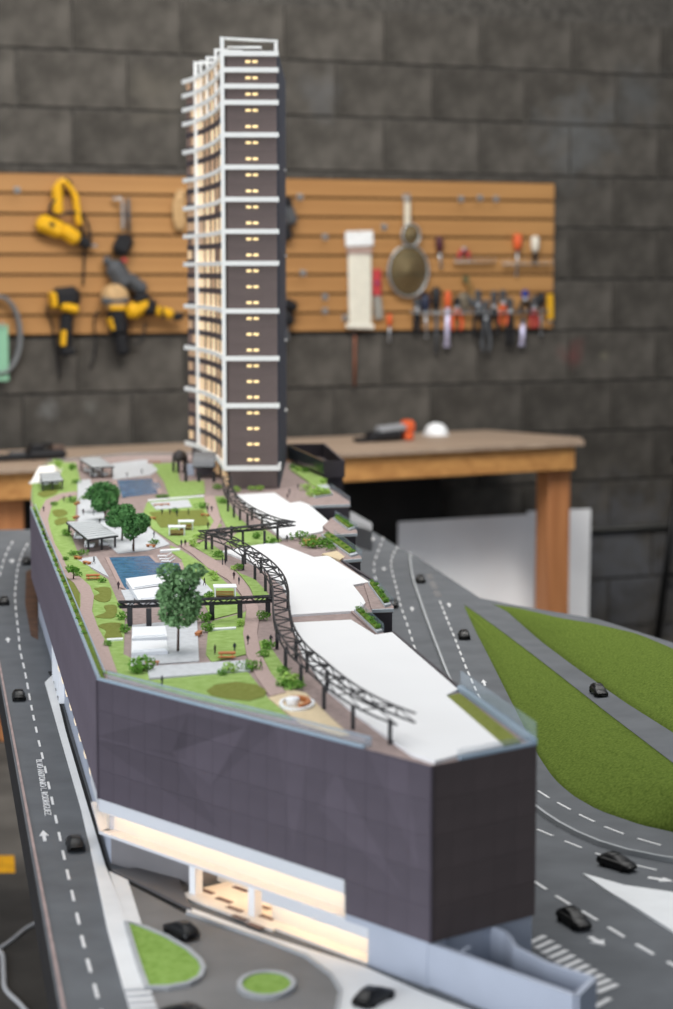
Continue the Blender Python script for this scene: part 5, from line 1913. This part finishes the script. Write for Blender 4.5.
# ================================================================== FIGURES
def figure_mesh(walk, seed):
    """standing/walking human, 1 unit tall, grown with a skin modifier"""
    s_ = 0.16 if walk else 0.03
    V = [(0, 0, .53), (0, 0, .66), (0, 0, .80), (0, 0, .86), (0, 0.01, .93), (0, 0.0, .985),
         (-.05, 0, .50), (-.055, s_ * .45, .28), (-.055, s_ * .2 + (.06 if walk else 0), .04), (-.055, s_ * .2 + .06 + (.06 if walk else 0), .02),
         (.05, 0, .50), (.055, -s_ * .35, .28), (.055, -s_ * .9, .05), (.055, -s_ * .9 + .06, .02),
         (-.115, 0, .80), (-.135, -s_ * .4, .64), (-.13, s_ * .1 + .02, .50), (.115, 0, .80), (.135, s_ * .3, .64), (.13, s_ * .7 + .02, .51)]
    E = [(0, 1), (1, 2), (2, 3), (3, 4), (4, 5), (0, 6), (6, 7), (7, 8), (8, 9), (0, 10), (10, 11), (11, 12), (12, 13), (2, 14), (14, 15), (15, 16), (2, 17), (17, 18), (18, 19)]
    rad = [.085, .085, .09, .04, .062, .05, .065, .045, .03, .028, .065, .045, .03, .028, .045, .036, .028, .045, .036, .028]
    me_ = bpy.data.meshes.new('fig_src')
    me_.from_pydata(V, E, [])
    ob = bpy.data.objects.new('fig_src', me_)
    COL.objects.link(ob)
    md = ob.modifiers.new('skin', 'SKIN')
    for i, sv in enumerate(me_.skin_vertices[0].data):
        sv.radius = (rad[i], rad[i] * .8)
        sv.use_root = (i == 0)
    sb = ob.modifiers.new('sub', 'SUBSURF')
    sb.levels = 1
    dg_ = bpy.context.evaluated_depsgraph_get()
    out = bpy.data.meshes.new_from_object(ob.evaluated_get(dg_))
    bpy.data.objects.remove(ob)
    out.name = 'person'
    return out


FIG = []
for wk in (0, 1):
    for cn, cc in (('figure_charcoal', '1b1a1d'), ('figure_plum', '3a2630'), ('figure_navy', '1d2433')):
        me_ = figure_mesh(wk, 1)
        me_.materials.append(mat(cn, cc, 0.7, 0.0))
        FIG.append(me_)
PE = [((43.7, 513), 'on the upper bend of the winding path'), ((83.4, 516), 'on the plaza left of the tree row'), ((93.5, 516), 'on the plaza under the far tree'), ((99.8, 526), 'above the roof of the slatted pavilion'),
      ((146, 533), 'at the plaza edge right of the trees'), ((154, 539), 'on the brown path below the olive lawn'), ((162, 516), 'leftmost of the four on the olive lawn'), ((170, 516), 'second from left on the olive lawn'),
      ((177, 517.5), 'third from left on the olive lawn'), ((188.5, 516), 'rightmost of the four on the olive lawn'), ((207.6, 513), 'left of the pair on the path near the tower'), ((211.7, 513), 'right of the pair on the path near the tower'),
      ((208, 530), 'alone above the left end of the joining pergola'), ((127, 478.5), 'on the terrace behind the far pool, left one'), ((142, 475), 'on the terrace behind the far pool, right one'), ((94, 565), 'walking on the grey triangle beside the pool'),
      ((118.5, 591), 'at the left side of the near pool'), ((181.4, 548), 'left of the pair at the fork of the curved path'), ((185.3, 548), 'right of the pair at the fork of the curved path'), ((204.5, 587), 'walking on the terrace behind the big tree'),
      ((222.5, 566), 'left of the pair under the curved pergola'), ((225.4, 566), 'right of the pair under the curved pergola'), ((234, 581), 'on the curved path above the cabana'), ((239, 586), 'on the curved path just right of the cabana'),
      ((287, 543), 'on the walkway between the two white roofs'), ((215, 656), 'on the lawn left of the picnic table'), ((234.7, 654), 'on the lawn right of the picnic table'), ((248, 646), 'walking up the curved path beside the lawn'),
      ((261, 671), 'walking down the curved path toward the sand'), ((162, 688), 'standing at the front glass rail'), ((271, 646), 'under the curved pergola by the slim lawn'), ((287.5, 500), 'nearer one right of the tower'),
      ((289.5, 495.5), 'middle one right of the tower'), ((298, 490), 'farther one right of the tower'), ((64, 503), 'at the upper end of the winding path, left one'), ((70, 502), 'at the upper end of the winding path, right one'),
      ((133, 551), 'beside the trunk of the nearest plaza tree')]
for i, (px, where) in enumerate(PE):
    c_ = R(*px)
    wk = i % 3 == 0 or 'walking' in where
    o = bpy.data.objects.new('person', FIG[(3 if wk else 0) + i % 3])
    COL.objects.link(o)
    o.location = (c_.x, c_.y, Z_RF + .0018)
    s_ = 0.0115
    o.scale = (s_ * 1.1, s_ * 1.1, s_)
    o.rotation_euler = (0, 0, rnd.uniform(0, 6.28))
    tag(o, 'dark-clothed scale figure ' + where, 'person', 'scale figures on the roof garden')

# ================================================================== SLAT BOARD WITH TOOLS
M_SLATW = wood('slatwall_maple', '966a3a', 'ab7e4a', 0.5, 0)
BZ1, BZ0 = 1.846, 1.276
bs1 = wall_st(WP(553.5, 250, 0.02))[0]
bs0 = -1.0
board = thing('slat_board', wall_pt(bs1, BZ0, 0.0), 'orange-brown slat board with hanging tools on the block wall', 'tool board')
MB().box(wall_pt((bs0 + bs1) / 2, (BZ0 + BZ1) / 2, 0.0095), (bs1 - bs0, 0.010, BZ1 - BZ0), W_ANG).build('backing', mat('slat_groove', '4a3018', 0.8, 0.1, 20), board)
NS = 8
sh = (BZ1 - BZ0) / NS
sl = MB().rbox((0, 0, 0), (bs1 - bs0, 0.008, sh - 0.009), 0.15).mesh('slat')
sl.materials.append(M_SLATW)
for k in range(NS):
    inst('slat', sl, wall_pt((bs0 + bs1) / 2, BZ0 + (k + .5) * sh, 0.0185), board, (0, 0, W_ANG))
FRONT = 0.0225


class WT:
    """a thing hanging on the board; l() gives local coordinates of a spot on the wall"""
    def __init__(self, name, px, py, label, cat, group=None, off_=FRONT):
        self.p = WP(px, py, off_)
        self.off = off_
        self.t = thing(name, self.p, label, cat, group, W_ANG)
        self.s0, self.z0 = wall_st(self.p)

    def l(self, px, py, off_=0.01):
        p_ = WP(px, py, self.off + off_)
        s_, z_ = wall_st(p_)
        return Vector((s_ - self.s0, -off_, z_ - self.z0))

    def tube(self, pts, r_, name, m, n=8, smooth=True, closed=False):
        return MB().tube([self.l(*p_) for p_ in pts], r_, n, closed).build(name, m, self.t, smooth, world=False)

    def stube(self, pts, r_, name, m, n=8, k=16):
        return MB().tube(smooth_line([self.l(*p_) for p_ in pts], k), r_, n).build(name, m, self.t, True, world=False)

    def bar(self, a, b_, w_, th, name, m, r=0.25):
        """flat bar from a to b (px,py,off), width w_ in the wall plane, th thick"""
        pa, pb = self.l(*a), self.l(*b_)
        d = pb - pa
        M_ = Matrix.Rotation(-math.atan2(d.x, d.z), 3, 'Y') if False else Matrix.Rotation(math.atan2(d.x, d.z), 3, 'Y')
        return MB().rbox((pa + pb) / 2, (w_, th, d.length), r, M=M_).build(name, m, self.t, False, world=False)


M_YEL = mat('tool_yellow', 'd9a417', 0.45, 0.04, 30)
M_TBLK = mat('tool_black', '17171a', 0.5, 0.0)
M_TGREY = mat('tool_grey', '4b4d50', 0.5, 0.08, 30)
M_STEEL = mat('tool_steel', 'b9bdc2', 0.3, 0.03, 40, metal=0.8)
M_TRED = mat('tool_red', 'b03a3c', 0.5, 0.05, 30)
M_TORG = mat('tool_orange', 'd05a2c', 0.5, 0.05, 30)
M_TBLU = mat('tool_blue', '2c3c8c', 0.5, 0.05, 30)
M_WIRE = mat('wire_zinc', 'a7aaab', 0.35, 0.0, metal=0.7)
M_TAN = mat('tool_tan', 'b59468', 0.7, 0.08, 40)

# yellow jigsaw hanging by its loop handle
w = WT('jigsaw', 65, 215, 'yellow jigsaw with loop handle hanging by a black cord', 'power tool')
w.bar((37, 221, .03), (64, 232, .03), .060, .055, 'body', M_YEL, .3)
w.bar((60, 228, .03), (79, 241, .03), .050, .050, 'gearbox', M_YEL, .3)
w.bar((57, 184, .03), (58, 216, .03), .034, .040, 'grip', M_YEL, .35)
w.bar((75, 194, .03), (79, 226, .03), .022, .034, 'front_strut', M_YEL, .35)
w.stube([(57, 186, .03), (62, 181, .03), (69, 186, .03), (76, 197, .03)], .010, 'handle_bow', M_YEL)
w.bar((79, 238, .03), (90, 247, .03), .040, .042, 'nose', M_TBLK, .3)
w.bar((90, 245, .03), (97, 246, .03), .010, .010, 'chuck', M_STEEL, .2)
w.bar((50, 223, .058), (54, 226, .058), .016, .004, 'badge', M_TBLK, .2)
w.stube([(60, 196, .04), (54, 201, .04), (49, 210, .04), (57, 215, .04), (70, 212, .04), (82, 215, .04), (88, 225, .03), (91, 240, .03)], .005, 'cord', M_TBLK, 6, 24)
w.stube([(60, 184, .02), (64, 178, .02), (70, 181, .02), (73, 190, .02), (80, 210, .02), (84, 250, .01), (83, 285, .01)], .004, 'power_lead', M_TBLK, 6, 24)

w = WT('angle_grinder', 125, 250, 'dark grey angle grinder hanging below a long bent hook', 'power tool')
w.stube([(112, 199, .02), (118, 199, .03), (122, 200, .03), (123, 230, .03)], .005, 'hook', M_WIRE, 6)
w.tube([(128, 198, .03), (129, 232, .03)], .007, 'wrench', M_TGREY)
w.bar((128, 235, .03), (118, 255, .03), .062, .055, 'gear_head', M_TBLK, .3)
w.bar((111, 262, .03), (128, 288, .03), .070, .060, 'motor_housing', M_TGREY, .35)
w.bar((125, 276, .03), (146, 292, .03), .048, .050, 'rear_grip', M_TGREY, .35)
w.bar((122, 259, .062), (127, 261, .062), .012, .004, 'switch', M_TRED, .2)
w.bar((104, 258, .03), (118, 270, .03), .030, .03, 'side_guard', M_TGREY, .3)

w = WT('cordless_drill', 65, 310, 'yellow and black cordless drill hanging at the left with grip down', 'power tool')
w.bar((51, 299, .04), (80, 296, .04), .075, .062, 'motor_housing', M_TBLK, .35)
w.bar((60, 306, .045), (77, 310, .045), .030, .064, 'yellow_shell', M_YEL, .3)
w.bar((52, 292, .045), (54, 308, .045), .020, .060, 'rear_cap', M_YEL, .3)
w.bar((67, 312, .04), (65, 350, .04), .045, .045, 'grip', M_TBLK, .3)
w.bar((63, 330, .045), (62, 346, .045), .018, .047, 'grip_stripe', M_YEL, .2)
w.bar((60, 352, .04), (74, 351, .04), .030, .055, 'battery', M_TBLK, .25)
w.stube([(52, 300, .02), (46, 312, .01), (52, 325, .01), (60, 380, .004)], .0035, 'lead', M_TBLK, 6)

w = WT('random_sander', 115, 310, 'round-headed sander with tan pad hanging between the drills', 'power tool')
Mx = Matrix.Rotation(math.pi / 2, 3, 'X')
c_ = w.l(115, 298, .04)
MB().lathe([(.045, -.03), (.050, -.02), (.050, .01), (.036, .03), (.01, .034)], c_, 20, Mx).build('pad_housing', M_TAN, w.t, True, world=False)
w.bar((102, 301, .06), (128, 300, .06), .026, .03, 'grey_band', M_TGREY, .3)
w.bar((109, 308, .055), (125, 308, .055), .018, .04, 'yellow_band', M_YEL, .3)
w.bar((116, 306, .04), (119, 336, .04), .064, .055, 'body', M_TBLK, .3)
w.bar((109, 318, .045), (112, 330, .045), .010, .05, 'yellow_stripe', M_YEL, .2)
w.bar((120, 333, .04), (124, 356, .04), .048, .045, 'dust_port', M_TBLK, .3)
w.stube([(99, 310, .02), (94, 320, .02), (96, 345, .01), (92, 365, .004), (91, 368, .004)], .0035, 'lead', M_TBLK, 6)
w = WT('impact_driver', 150, 308, 'yellow and black impact driver lying sideways on its hook', 'power tool')
w.bar((127, 315, .045), (150, 300, .045), .058, .055, 'motor_housing', M_YEL, .35)
w.bar((133, 300, .05), (148, 296, .05), .022, .057, 'black_shell', M_TBLK, .3)
w.bar((143, 306, .05), (156, 308, .05), .060, .050, 'gear_case', M_TBLK, .3)
w.bar((155, 310, .045), (173, 315, .045), .036, .040, 'grip', M_YEL, .3)
w.bar((160, 307, .05), (163, 318, .05), .008, .044, 'grip_band', M_TBLK, .2)
w.bar((172, 317, .045), (183, 316, .045), .030, .032, 'chuck', M_TBLK, .3)
w.stube([(128, 322, .03), (127, 335, .02), (134, 345, .01), (143, 338, .02), (145, 322, .02)], .004, 'wrist_strap', M_TBLK, 6)

w = WT('cable_coil', 5, 330, 'grey cable coil hanging at the left end of the slat board', 'cable')
for r_ in range(3):
    cc = w.l(-2, 335, .02 + .008 * r_)
    pts = [cc + Vector((.075 * math.cos(a * math.pi / 10) + .004 * r_, 0, .135 * math.sin(a * math.pi / 10))) for a in range(20)]
    MB().tube(pts, .006, 6, closed=True).build('loop', mat('cable_grey', '6d6f70', 0.5, 0.05), w.t, True, world=False)
w = WT('note_pad', 0, 352, 'pale green sheet hanging in front of the grey cable coil', 'paper', off_=0.05)
w.bar((0, 325, .0), (1, 381, .0), .055, .006, 'sheet', mat('mint_paper', '7fae90', 0.7, 0.03, 20), .1)
w.tube([(2, 322, .003), (2, 329, .003)], .004, 'clip', M_WIRE, 6)

w = WT('twine_hank', 179, 210, 'tan hank of twine hanging just left of the tower', 'twine')
for k in range(5):
    w.stube([(179 + k, 190, .012), (174 + k * 2.2, 205, .02), (175 + k * 2.2, 222, .02), (178 + k, 230, .014)], .006, 'strand', M_TAN, 6)
w.tube([(176, 200, .02), (185, 200, .02)], .007, 'wrap', M_TAN, 6)

# half-hidden dark tools right of the tower
w = WT('power_drill', 287, 215, 'dark tool half hidden behind the tower at the upper right', 'power tool')
w.bar((280, 200, .03), (291, 206, .03), .04, .05, 'motor_housing', M_TBLK, .3)
w.bar((285, 205, .03), (293, 225, .03), .046, .05, 'body', M_TGREY, .3)
w.bar((284, 225, .03), (289, 240, .03), .035, .04, 'grip', M_TBLK, .3)
w = WT('power_drill', 287, 320, 'dark tool half hidden behind the tower near the board bottom', 'power tool')
w.bar((282, 302, .03), (296, 308, .03), .04, .05, 'motor_housing', M_TBLK, .3)
w.bar((283, 312, .03), (291, 325, .03), .046, .05, 'body', M_TBLK, .3)
w.bar((283, 325, .03), (286, 342, .03), .03, .04, 'grip', M_TGREY, .3)

# bag of cable ties
w = WT('cable_tie_bag', 360, 280, 'white bag of long cable ties with a printed header card', 'cable ties')
M_TIE = mat('nylon_white', 'd8d4c6', 0.5, 0.03, 40)
M_BAGP = mat('bag_plastic', 'cdbfae', 0.2, 0.05, 30)
w.bar((359, 231, .012), (359.5, 246, .012), .112, .006, 'header_card', mat('header_card', 'dfe0df', 0.6, 0.03, 30), .1)
for k in range(11):
    w.bar((349 + k * 2.1, 248, .016 + .004 * (k % 3)), (350 + k * 2.0, 328, .014 + .004 * (k % 3)), .0085, .004, 'cable_tie', M_TIE, .2)
w.bar((347, 251, .022), (372, 251, .022), .020, .012, 'tie_heads', mat('bag_print', 'a58a80', 0.6, 0.1, 40), .2)
w.bar((346, 326, .02), (374, 327, .02), .018, .012, 'tie_ends', M_TIE, .3)
w.tube([(359, 231, .0), (359, 233, .02)], .003, 'peg', M_WIRE, 6)

w = WT('utility_knife', 378, 295, 'red and grey utility knife hanging beside the cable tie bag', 'knife')
w.bar((377, 269, .015), (377, 296, .015), .034, .018, 'handle', M_TRED, .3)
w.bar((377, 296, .014), (379, 319, .014), .032, .008, 'sheath', mat('clear_grey', '8d8a82', 0.4, 0.05), .15)
w.tube([(377, 282, .026), (377, 284, .026)], .006, 'button', M_TBLU, 8)

# strainer
w = WT('wire_strainer', 409, 250, 'round wire strainer hanging by its pale handle', 'strainer')
M_MESH = mat('strainer_mesh', '8a7d5c', 0.6, 0.15, 300, metal=0.2, alpha=0.5)
c_ = w.l(408.5, 271, .025)
ringp = [c_ + Vector((.083 * math.cos(a * math.pi / 16), 0, .097 * math.sin(a * math.pi / 16))) for a in range(32)]
MB().tube(ringp, .0045, 6, closed=True).build('rim', M_WIRE, w.t, True, world=False)
MB().lathe([(.081, .0), (.070, -.002), (.045, -.004), (.002, -.005)], c_, 28, Matrix(((1, 0, 0), (0, 0, -1), (0, 1.16, 0)))).build('mesh_bowl', M_MESH, w.t, True, world=False)
c2 = w.l(411, 235, .03)
ring2 = [c2 + Vector((.037 * math.cos(a * math.pi / 12), 0, .042 * math.sin(a * math.pi / 12))) for a in range(24)]
MB().tube(ring2, .0045, 6, closed=True).build('small_rim', M_WIRE, w.t, True, world=False)
MB().lathe([(.036, .0), (.03, -.003), (.002, -.005)], c2, 20, Matrix(((1, 0, 0), (0, 0, -1), (0, 1.1, 0)))).build('small_mesh', M_MESH, w.t, True, world=False)
w.bar((407, 202, .02), (407.5, 225, .025), .024, .010, 'handle', mat('pale_handle', 'cfc6b2', 0.5, 0.03), .3)
for k in range(3):
    w.tube([(403.5 + k * 3, 193, .015), (405 + k * 2, 206, .02)], .003, 'prong', M_WIRE, 6)

w = WT('paint_stick', 356, 360, 'thin brown stick hanging down below the board', 'stick')
w.tube([(355, 331, .012), (354.5, 386, .006)], .0055, 'shaft', mat('brown_stick', '7d4a34', 0.6, 0.08, 30), 8)
w.tube([(355, 331, .012), (355, 335, .012)], .007, 'cap', M_TBLK, 8)


def driver(px, y0, y1, y2, hm, label, lean=0, hw=.016, bw=.0045, name='screwdriver', bm=None, cat='screwdriver', tip=True):
    """handle y0..y1, shaft y1..y2"""
    w = WT(name, px, (y0 + y1) / 2, label, cat, 'hand tools on the slat board')
    pa, pb = w.l(px, y0, .016), w.l(px + lean * .4, y1, .016)
    d = pb - pa
    pts = [pa, pa.lerp(pb, .12), pa.lerp(pb, .55), pa.lerp(pb, .85), pb]
    MB().tube(pts, [hw * .6, hw * .95, hw, hw * .8, hw * .6], 10).build('handle', hm, w.t, True, world=False)
    w.tube([(px + lean * .4, y1, .016), (px + lean, y2, .012)], bw, 'shaft', bm or M_STEEL, 8)
    if tip:
        w.bar((px + lean, y2 - 3, .012), (px + lean, y2, .012), bw * 2.4, bw, 'tip', bm or M_STEEL, .2)
    return w


driver(439, 236, 252, 268, mat('dark_red_grip', '4a2228', 0.5, 0.0), 'screwdriver with dark red grip right of the strainer', 2)
driver(518, 234, 250, 276, M_TORG, 'bright orange-handled screwdriver on the upper rail', -1.5, .018)
driver(535, 236, 252, 262, mat('cream_grip', 'd5cfc0', 0.5, 0.0), 'cream-handled tool on the upper rail at the right', 0, .017, .008, bm=M_TBLK)
driver(389.5, 314, 326, 342, M_TORG, 'slim orange-handled probe below the strainer', 0, .010, .004)
driver(425, 294, 312, 338, mat('navy_grip', '1d2338', 0.5, 0.0), 'screwdriver with dark blue grip left of the long black one', 1.5, .020)
driver(436, 287, 310, 352, M_TBLK, 'long black-handled file on the lower rail', .5, .018, .007, 'hand_file', M_TGREY, 'file')
driver(448, 291, 308, 347, M_TORG, 'orange-handled tool with wide bright blade', -1, .013, .010, 'putty_knife', mat('bright_blade', 'd6d2ee', 0.25, 0.0, metal=0.3), 'putty knife')
driver(541, 293, 306, 336, M_TBLK, 'black and red screwdriver next to the yellow one', 0, .018)
driver(523.5, 318, 324, 346, M_TGREY, 'wide bright blade below the blue pliers', -1.5, .010, .010, 'putty_knife', mat('bright_blade', 'd6d2ee'), 'putty knife')
w = WT('tape_measure', 550, 306, 'yellow tool at the right end of the lower rail', 'tool', 'hand tools on the slat board')
w.bar((550, 294, .016), (550.5, 320, .016), .024, .02, 'case', M_YEL, .25)
w.bar((550, 318, .016), (550, 322, .016), .012, .01, 'hook', M_STEEL, .2)


def pliers(px, y0, y1, y2, hm, label, spread=5, jm=None, name='pliers', up=True):
    """jaw at y0, pivot y1, grips down to y2"""
    w = WT(name, px, y1, label, name, 'hand tools on the slat board')
    jm = jm or M_TGREY
    for s_ in (-1, 1):
        w.stube([(px + s_ * .6, y0, .015), (px + s_ * 2.2, (y0 + y1) / 2, .015), (px, y1, .015)], [.006] * 10, 'jaw', jm, 7, 10)
        w.stube([(px, y1, .015), (px - s_ * spread * .7, lerp(y1, y2, .35), .015), (px - s_ * spread, lerp(y1, y2, .7), .015), (px - s_ * spread * .7, y2, .015)], .0075, 'grip', hm, 7, 12)
    c_ = w.l(px, y1, .015)
    MB().lathe([(.008, -.008), (.009, 0), (.008, .008)], c_, 12, Mx).build('pivot', M_STEEL, w.t, True, world=False)
    return w


pliers(457, 297, 308, 330, M_TORG, 'black-jawed pliers with orange grips on the lower rail', 5, M_TBLK)
pliers(417, 298, 309, 332, M_TBLK, 'thin dark pliers at the left end of the lower rail', 2.5)
pliers(478, 290, 305, 338, M_TBLK, 'black slip-joint pliers hanging at a slant mid rail', 4)
pliers(494, 291, 307, 335, M_TBLK, 'black long-nose pliers right of the slip-joint pair', 4)
pliers(503, 290, 303, 325, M_TORG, 'orange-gripped cutters in the middle of the lower rail', 3.5)
pliers(525, 290, 299, 314, M_TBLK, 'blue and black gripped pliers on the lower rail', 5, M_TBLU)
pliers(534, 296, 308, 328, M_TRED, 'red-gripped pliers right of the blue ones', 3)
pliers(464, 252, 249, 258, M_TRED, 'small dark red pliers lying on the upper rail', 5)
pliers(510, 298, 312, 345, M_TBLK, 'slim dark tongs hanging below the board edge', 3)
pliers(486, 300, 318, 352, M_TGREY, 'grey tin snips reaching below the board edge', 4)
w = WT('hand_axe', 468, 300, 'wooden-handled hatchet with grey head on the lower rail', 'hatchet', 'hand tools on the slat board')
w.bar((467, 278, .016), (474, 300, .016), .020, .016, 'handle', mat('axe_wood', '8a6a3c', 0.6, 0.1, 30), .3)
w.bar((471, 296, .016), (482, 312, .016), .040, .012, 'head', M_TGREY, .2)
w.bar((465, 276, .016), (467, 283, .016), .024, .018, 'butt', mat('olive_grip', '59583a', 0.6, 0), .3)
w = WT('scraper', 463, 306, 'round grey scraper behind the orange pliers', 'scraper', 'hand tools on the slat board')
MB().lathe([(.030, -.003), (.034, 0), (.030, .003)], w.l(465, 301, .008), 18, Mx).build('blade', mat('old_steel', '7a7060', 0.5, 0.1, 40, metal=0.4), w.t, True, world=False)
w.bar((463, 311, .008), (459, 330, .008), .014, .012, 'handle', M_TBLK, .3)

# tool rails (wire racks) and loose hooks
for (x0, x1, y_, lab, nn) in ((455, 495, 262, 'short wire rack left on the upper rail', 7), (503, 552, 264, 'short wire rack right on the upper rail', 8), (412, 548, 313, 'long wire rack holding the lower row of tools', 20)):
    w = WT('wire_rack', (x0 + x1) / 2, y_, lab, 'rack', 'wire racks on the slat board')
    w.tube([(x0, y_, .018), (x1, y_, .018)], .003, 'rod', M_WIRE, 6)
    w.tube([(x0, y_, .030), (x1, y_, .030)], .0025, 'rod', M_WIRE, 6)
    for k in range(nn):
        x_ = lerp(x0, x1, k / (nn - 1))
        w.tube([(x_, y_, .001), (x_, y_ + 1, .030), (x_, y_ - 4, .034)], .002, 'prong', M_WIRE, 5)
HK = [((17, 190), 'near the top left of the board'), ((300, 197), 'right of the tower on the top slat'), ((325, 237), 'left of the cable tie bag'), ((303, 273), 'mid left right of the tower'), ((325, 297), 'pair lower left of the bag'),
      ((325, 311), 'lowest left of the bag'), ((384, 227), 'between bag and strainer'), ((461, 199), 'left of three at the upper right'), ((480, 198), 'middle of three at the upper right'), ((496, 199), 'right of three at the upper right'), ((345, 318), 'behind the lower bag edge')]
for ((x_, y_), lab) in HK:
    w = WT('wall_hook', x_, y_, 'small zinc wire hook ' + lab, 'hook', 'empty wire hooks on the slat board')
    w.bar((x_, y_ - 3, .002), (x_, y_ + 3, .002), .022, .003, 'plate', M_WIRE, .2)
    w.tube([(x_, y_, .003), (x_ - 1, y_ + 3, .05), (x_ - 1, y_ - 3, .062)], .0022, 'wire', M_WIRE, 5)

# ================================================================== THINGS ON THE BENCH
def bz(px, py):
    return at(px, py, ZB + 0.004)


p_ = bz(392, 441)
hg = thing('heat_gun', p_, 'black and orange power tool lying on the right of the bench', 'power tool')
ux = b_dir
def hb_(a, b_, w_, th, name, m, r=.3):
    pa = p_ + ux * a[0] + Vector((0, 0, a[1]))
    pb = p_ + ux * b_[0] + Vector((0, 0, b_[1]))
    d = pb - pa
    M_ = Matrix.Rotation(b_ang, 3, 'Z') @ Matrix.Rotation(-math.atan2(d.z, math.hypot(d.x, d.y)), 3, 'Y')
    return MB().rbox((pa + pb) / 2, (d.length, w_, th), r, M=M_).build(name, m, hg)
hb_((-.10, .018), (.03, .024), .07, .034, 'body', M_TBLK)
hb_((-.06, .042), (.05, .050), .055, .026, 'grey_shell', mat('tool_lightgrey', '8b8d90', 0.5, 0.03))
hb_((.045, .050), (.085, .052), .065, .048, 'orange_collar', M_TORG)
hb_((.045, .016), (.080, .016), .060, .030, 'orange_base', M_TORG)
hb_((-.15, .008), (-.06, .012), .05, .016, 'battery', M_TBLK)
p_ = bz(436, 435)
dm = thing('dome_cap', p_, 'white plastic dome standing on the bench beside the power tool', 'dome')
MB().lathe([(.046, 0), (.045, .012), (.038, .030), (.024, .042), (.004, .047)], p_, 20).build('shell', M_WHITE, dm, True)
MB().lathe([(.050, 0), (.050, .003), (.046, .004)], p_, 20).build('rim', M_WHITE, dm)
p_ = bz(45, 459)
bt = thing('bench_plane', p_, 'dark power tool lying on the left part of the bench', 'power tool')
def bb(a, s_, name, m, r=.3):
    return MB().rbox(p_ + ux * a[0] + Vector((0, 0, a[1])) + b_n * a[2], s_, r, b_ang).build(name, m, bt)
bb((0, .016, 0), (.13, .08, .030), 'base_body', M_TBLK)
bb((-.03, .040, 0), (.05, .05, .022), 'motor', M_TBLK)
bb((.04, .036, 0), (.045, .05, .016), 'worn_grip', mat('worn_tan', '5d4a40', 0.6, 0.1, 30))
bb((.01, .050, 0), (.03, .03, .010), 'knob', M_TBLK)
p_ = bz(8, 461)
bt = thing('flat_bar', p_, 'flat dark bar lying at the left end of the bench', 'tool')
bb((-.02, .012, 0), (.17, .05, .016), 'bar', M_TBLK)
bb((.03, .024, 0), (.05, .03, .010), 'clip', M_TGREY)
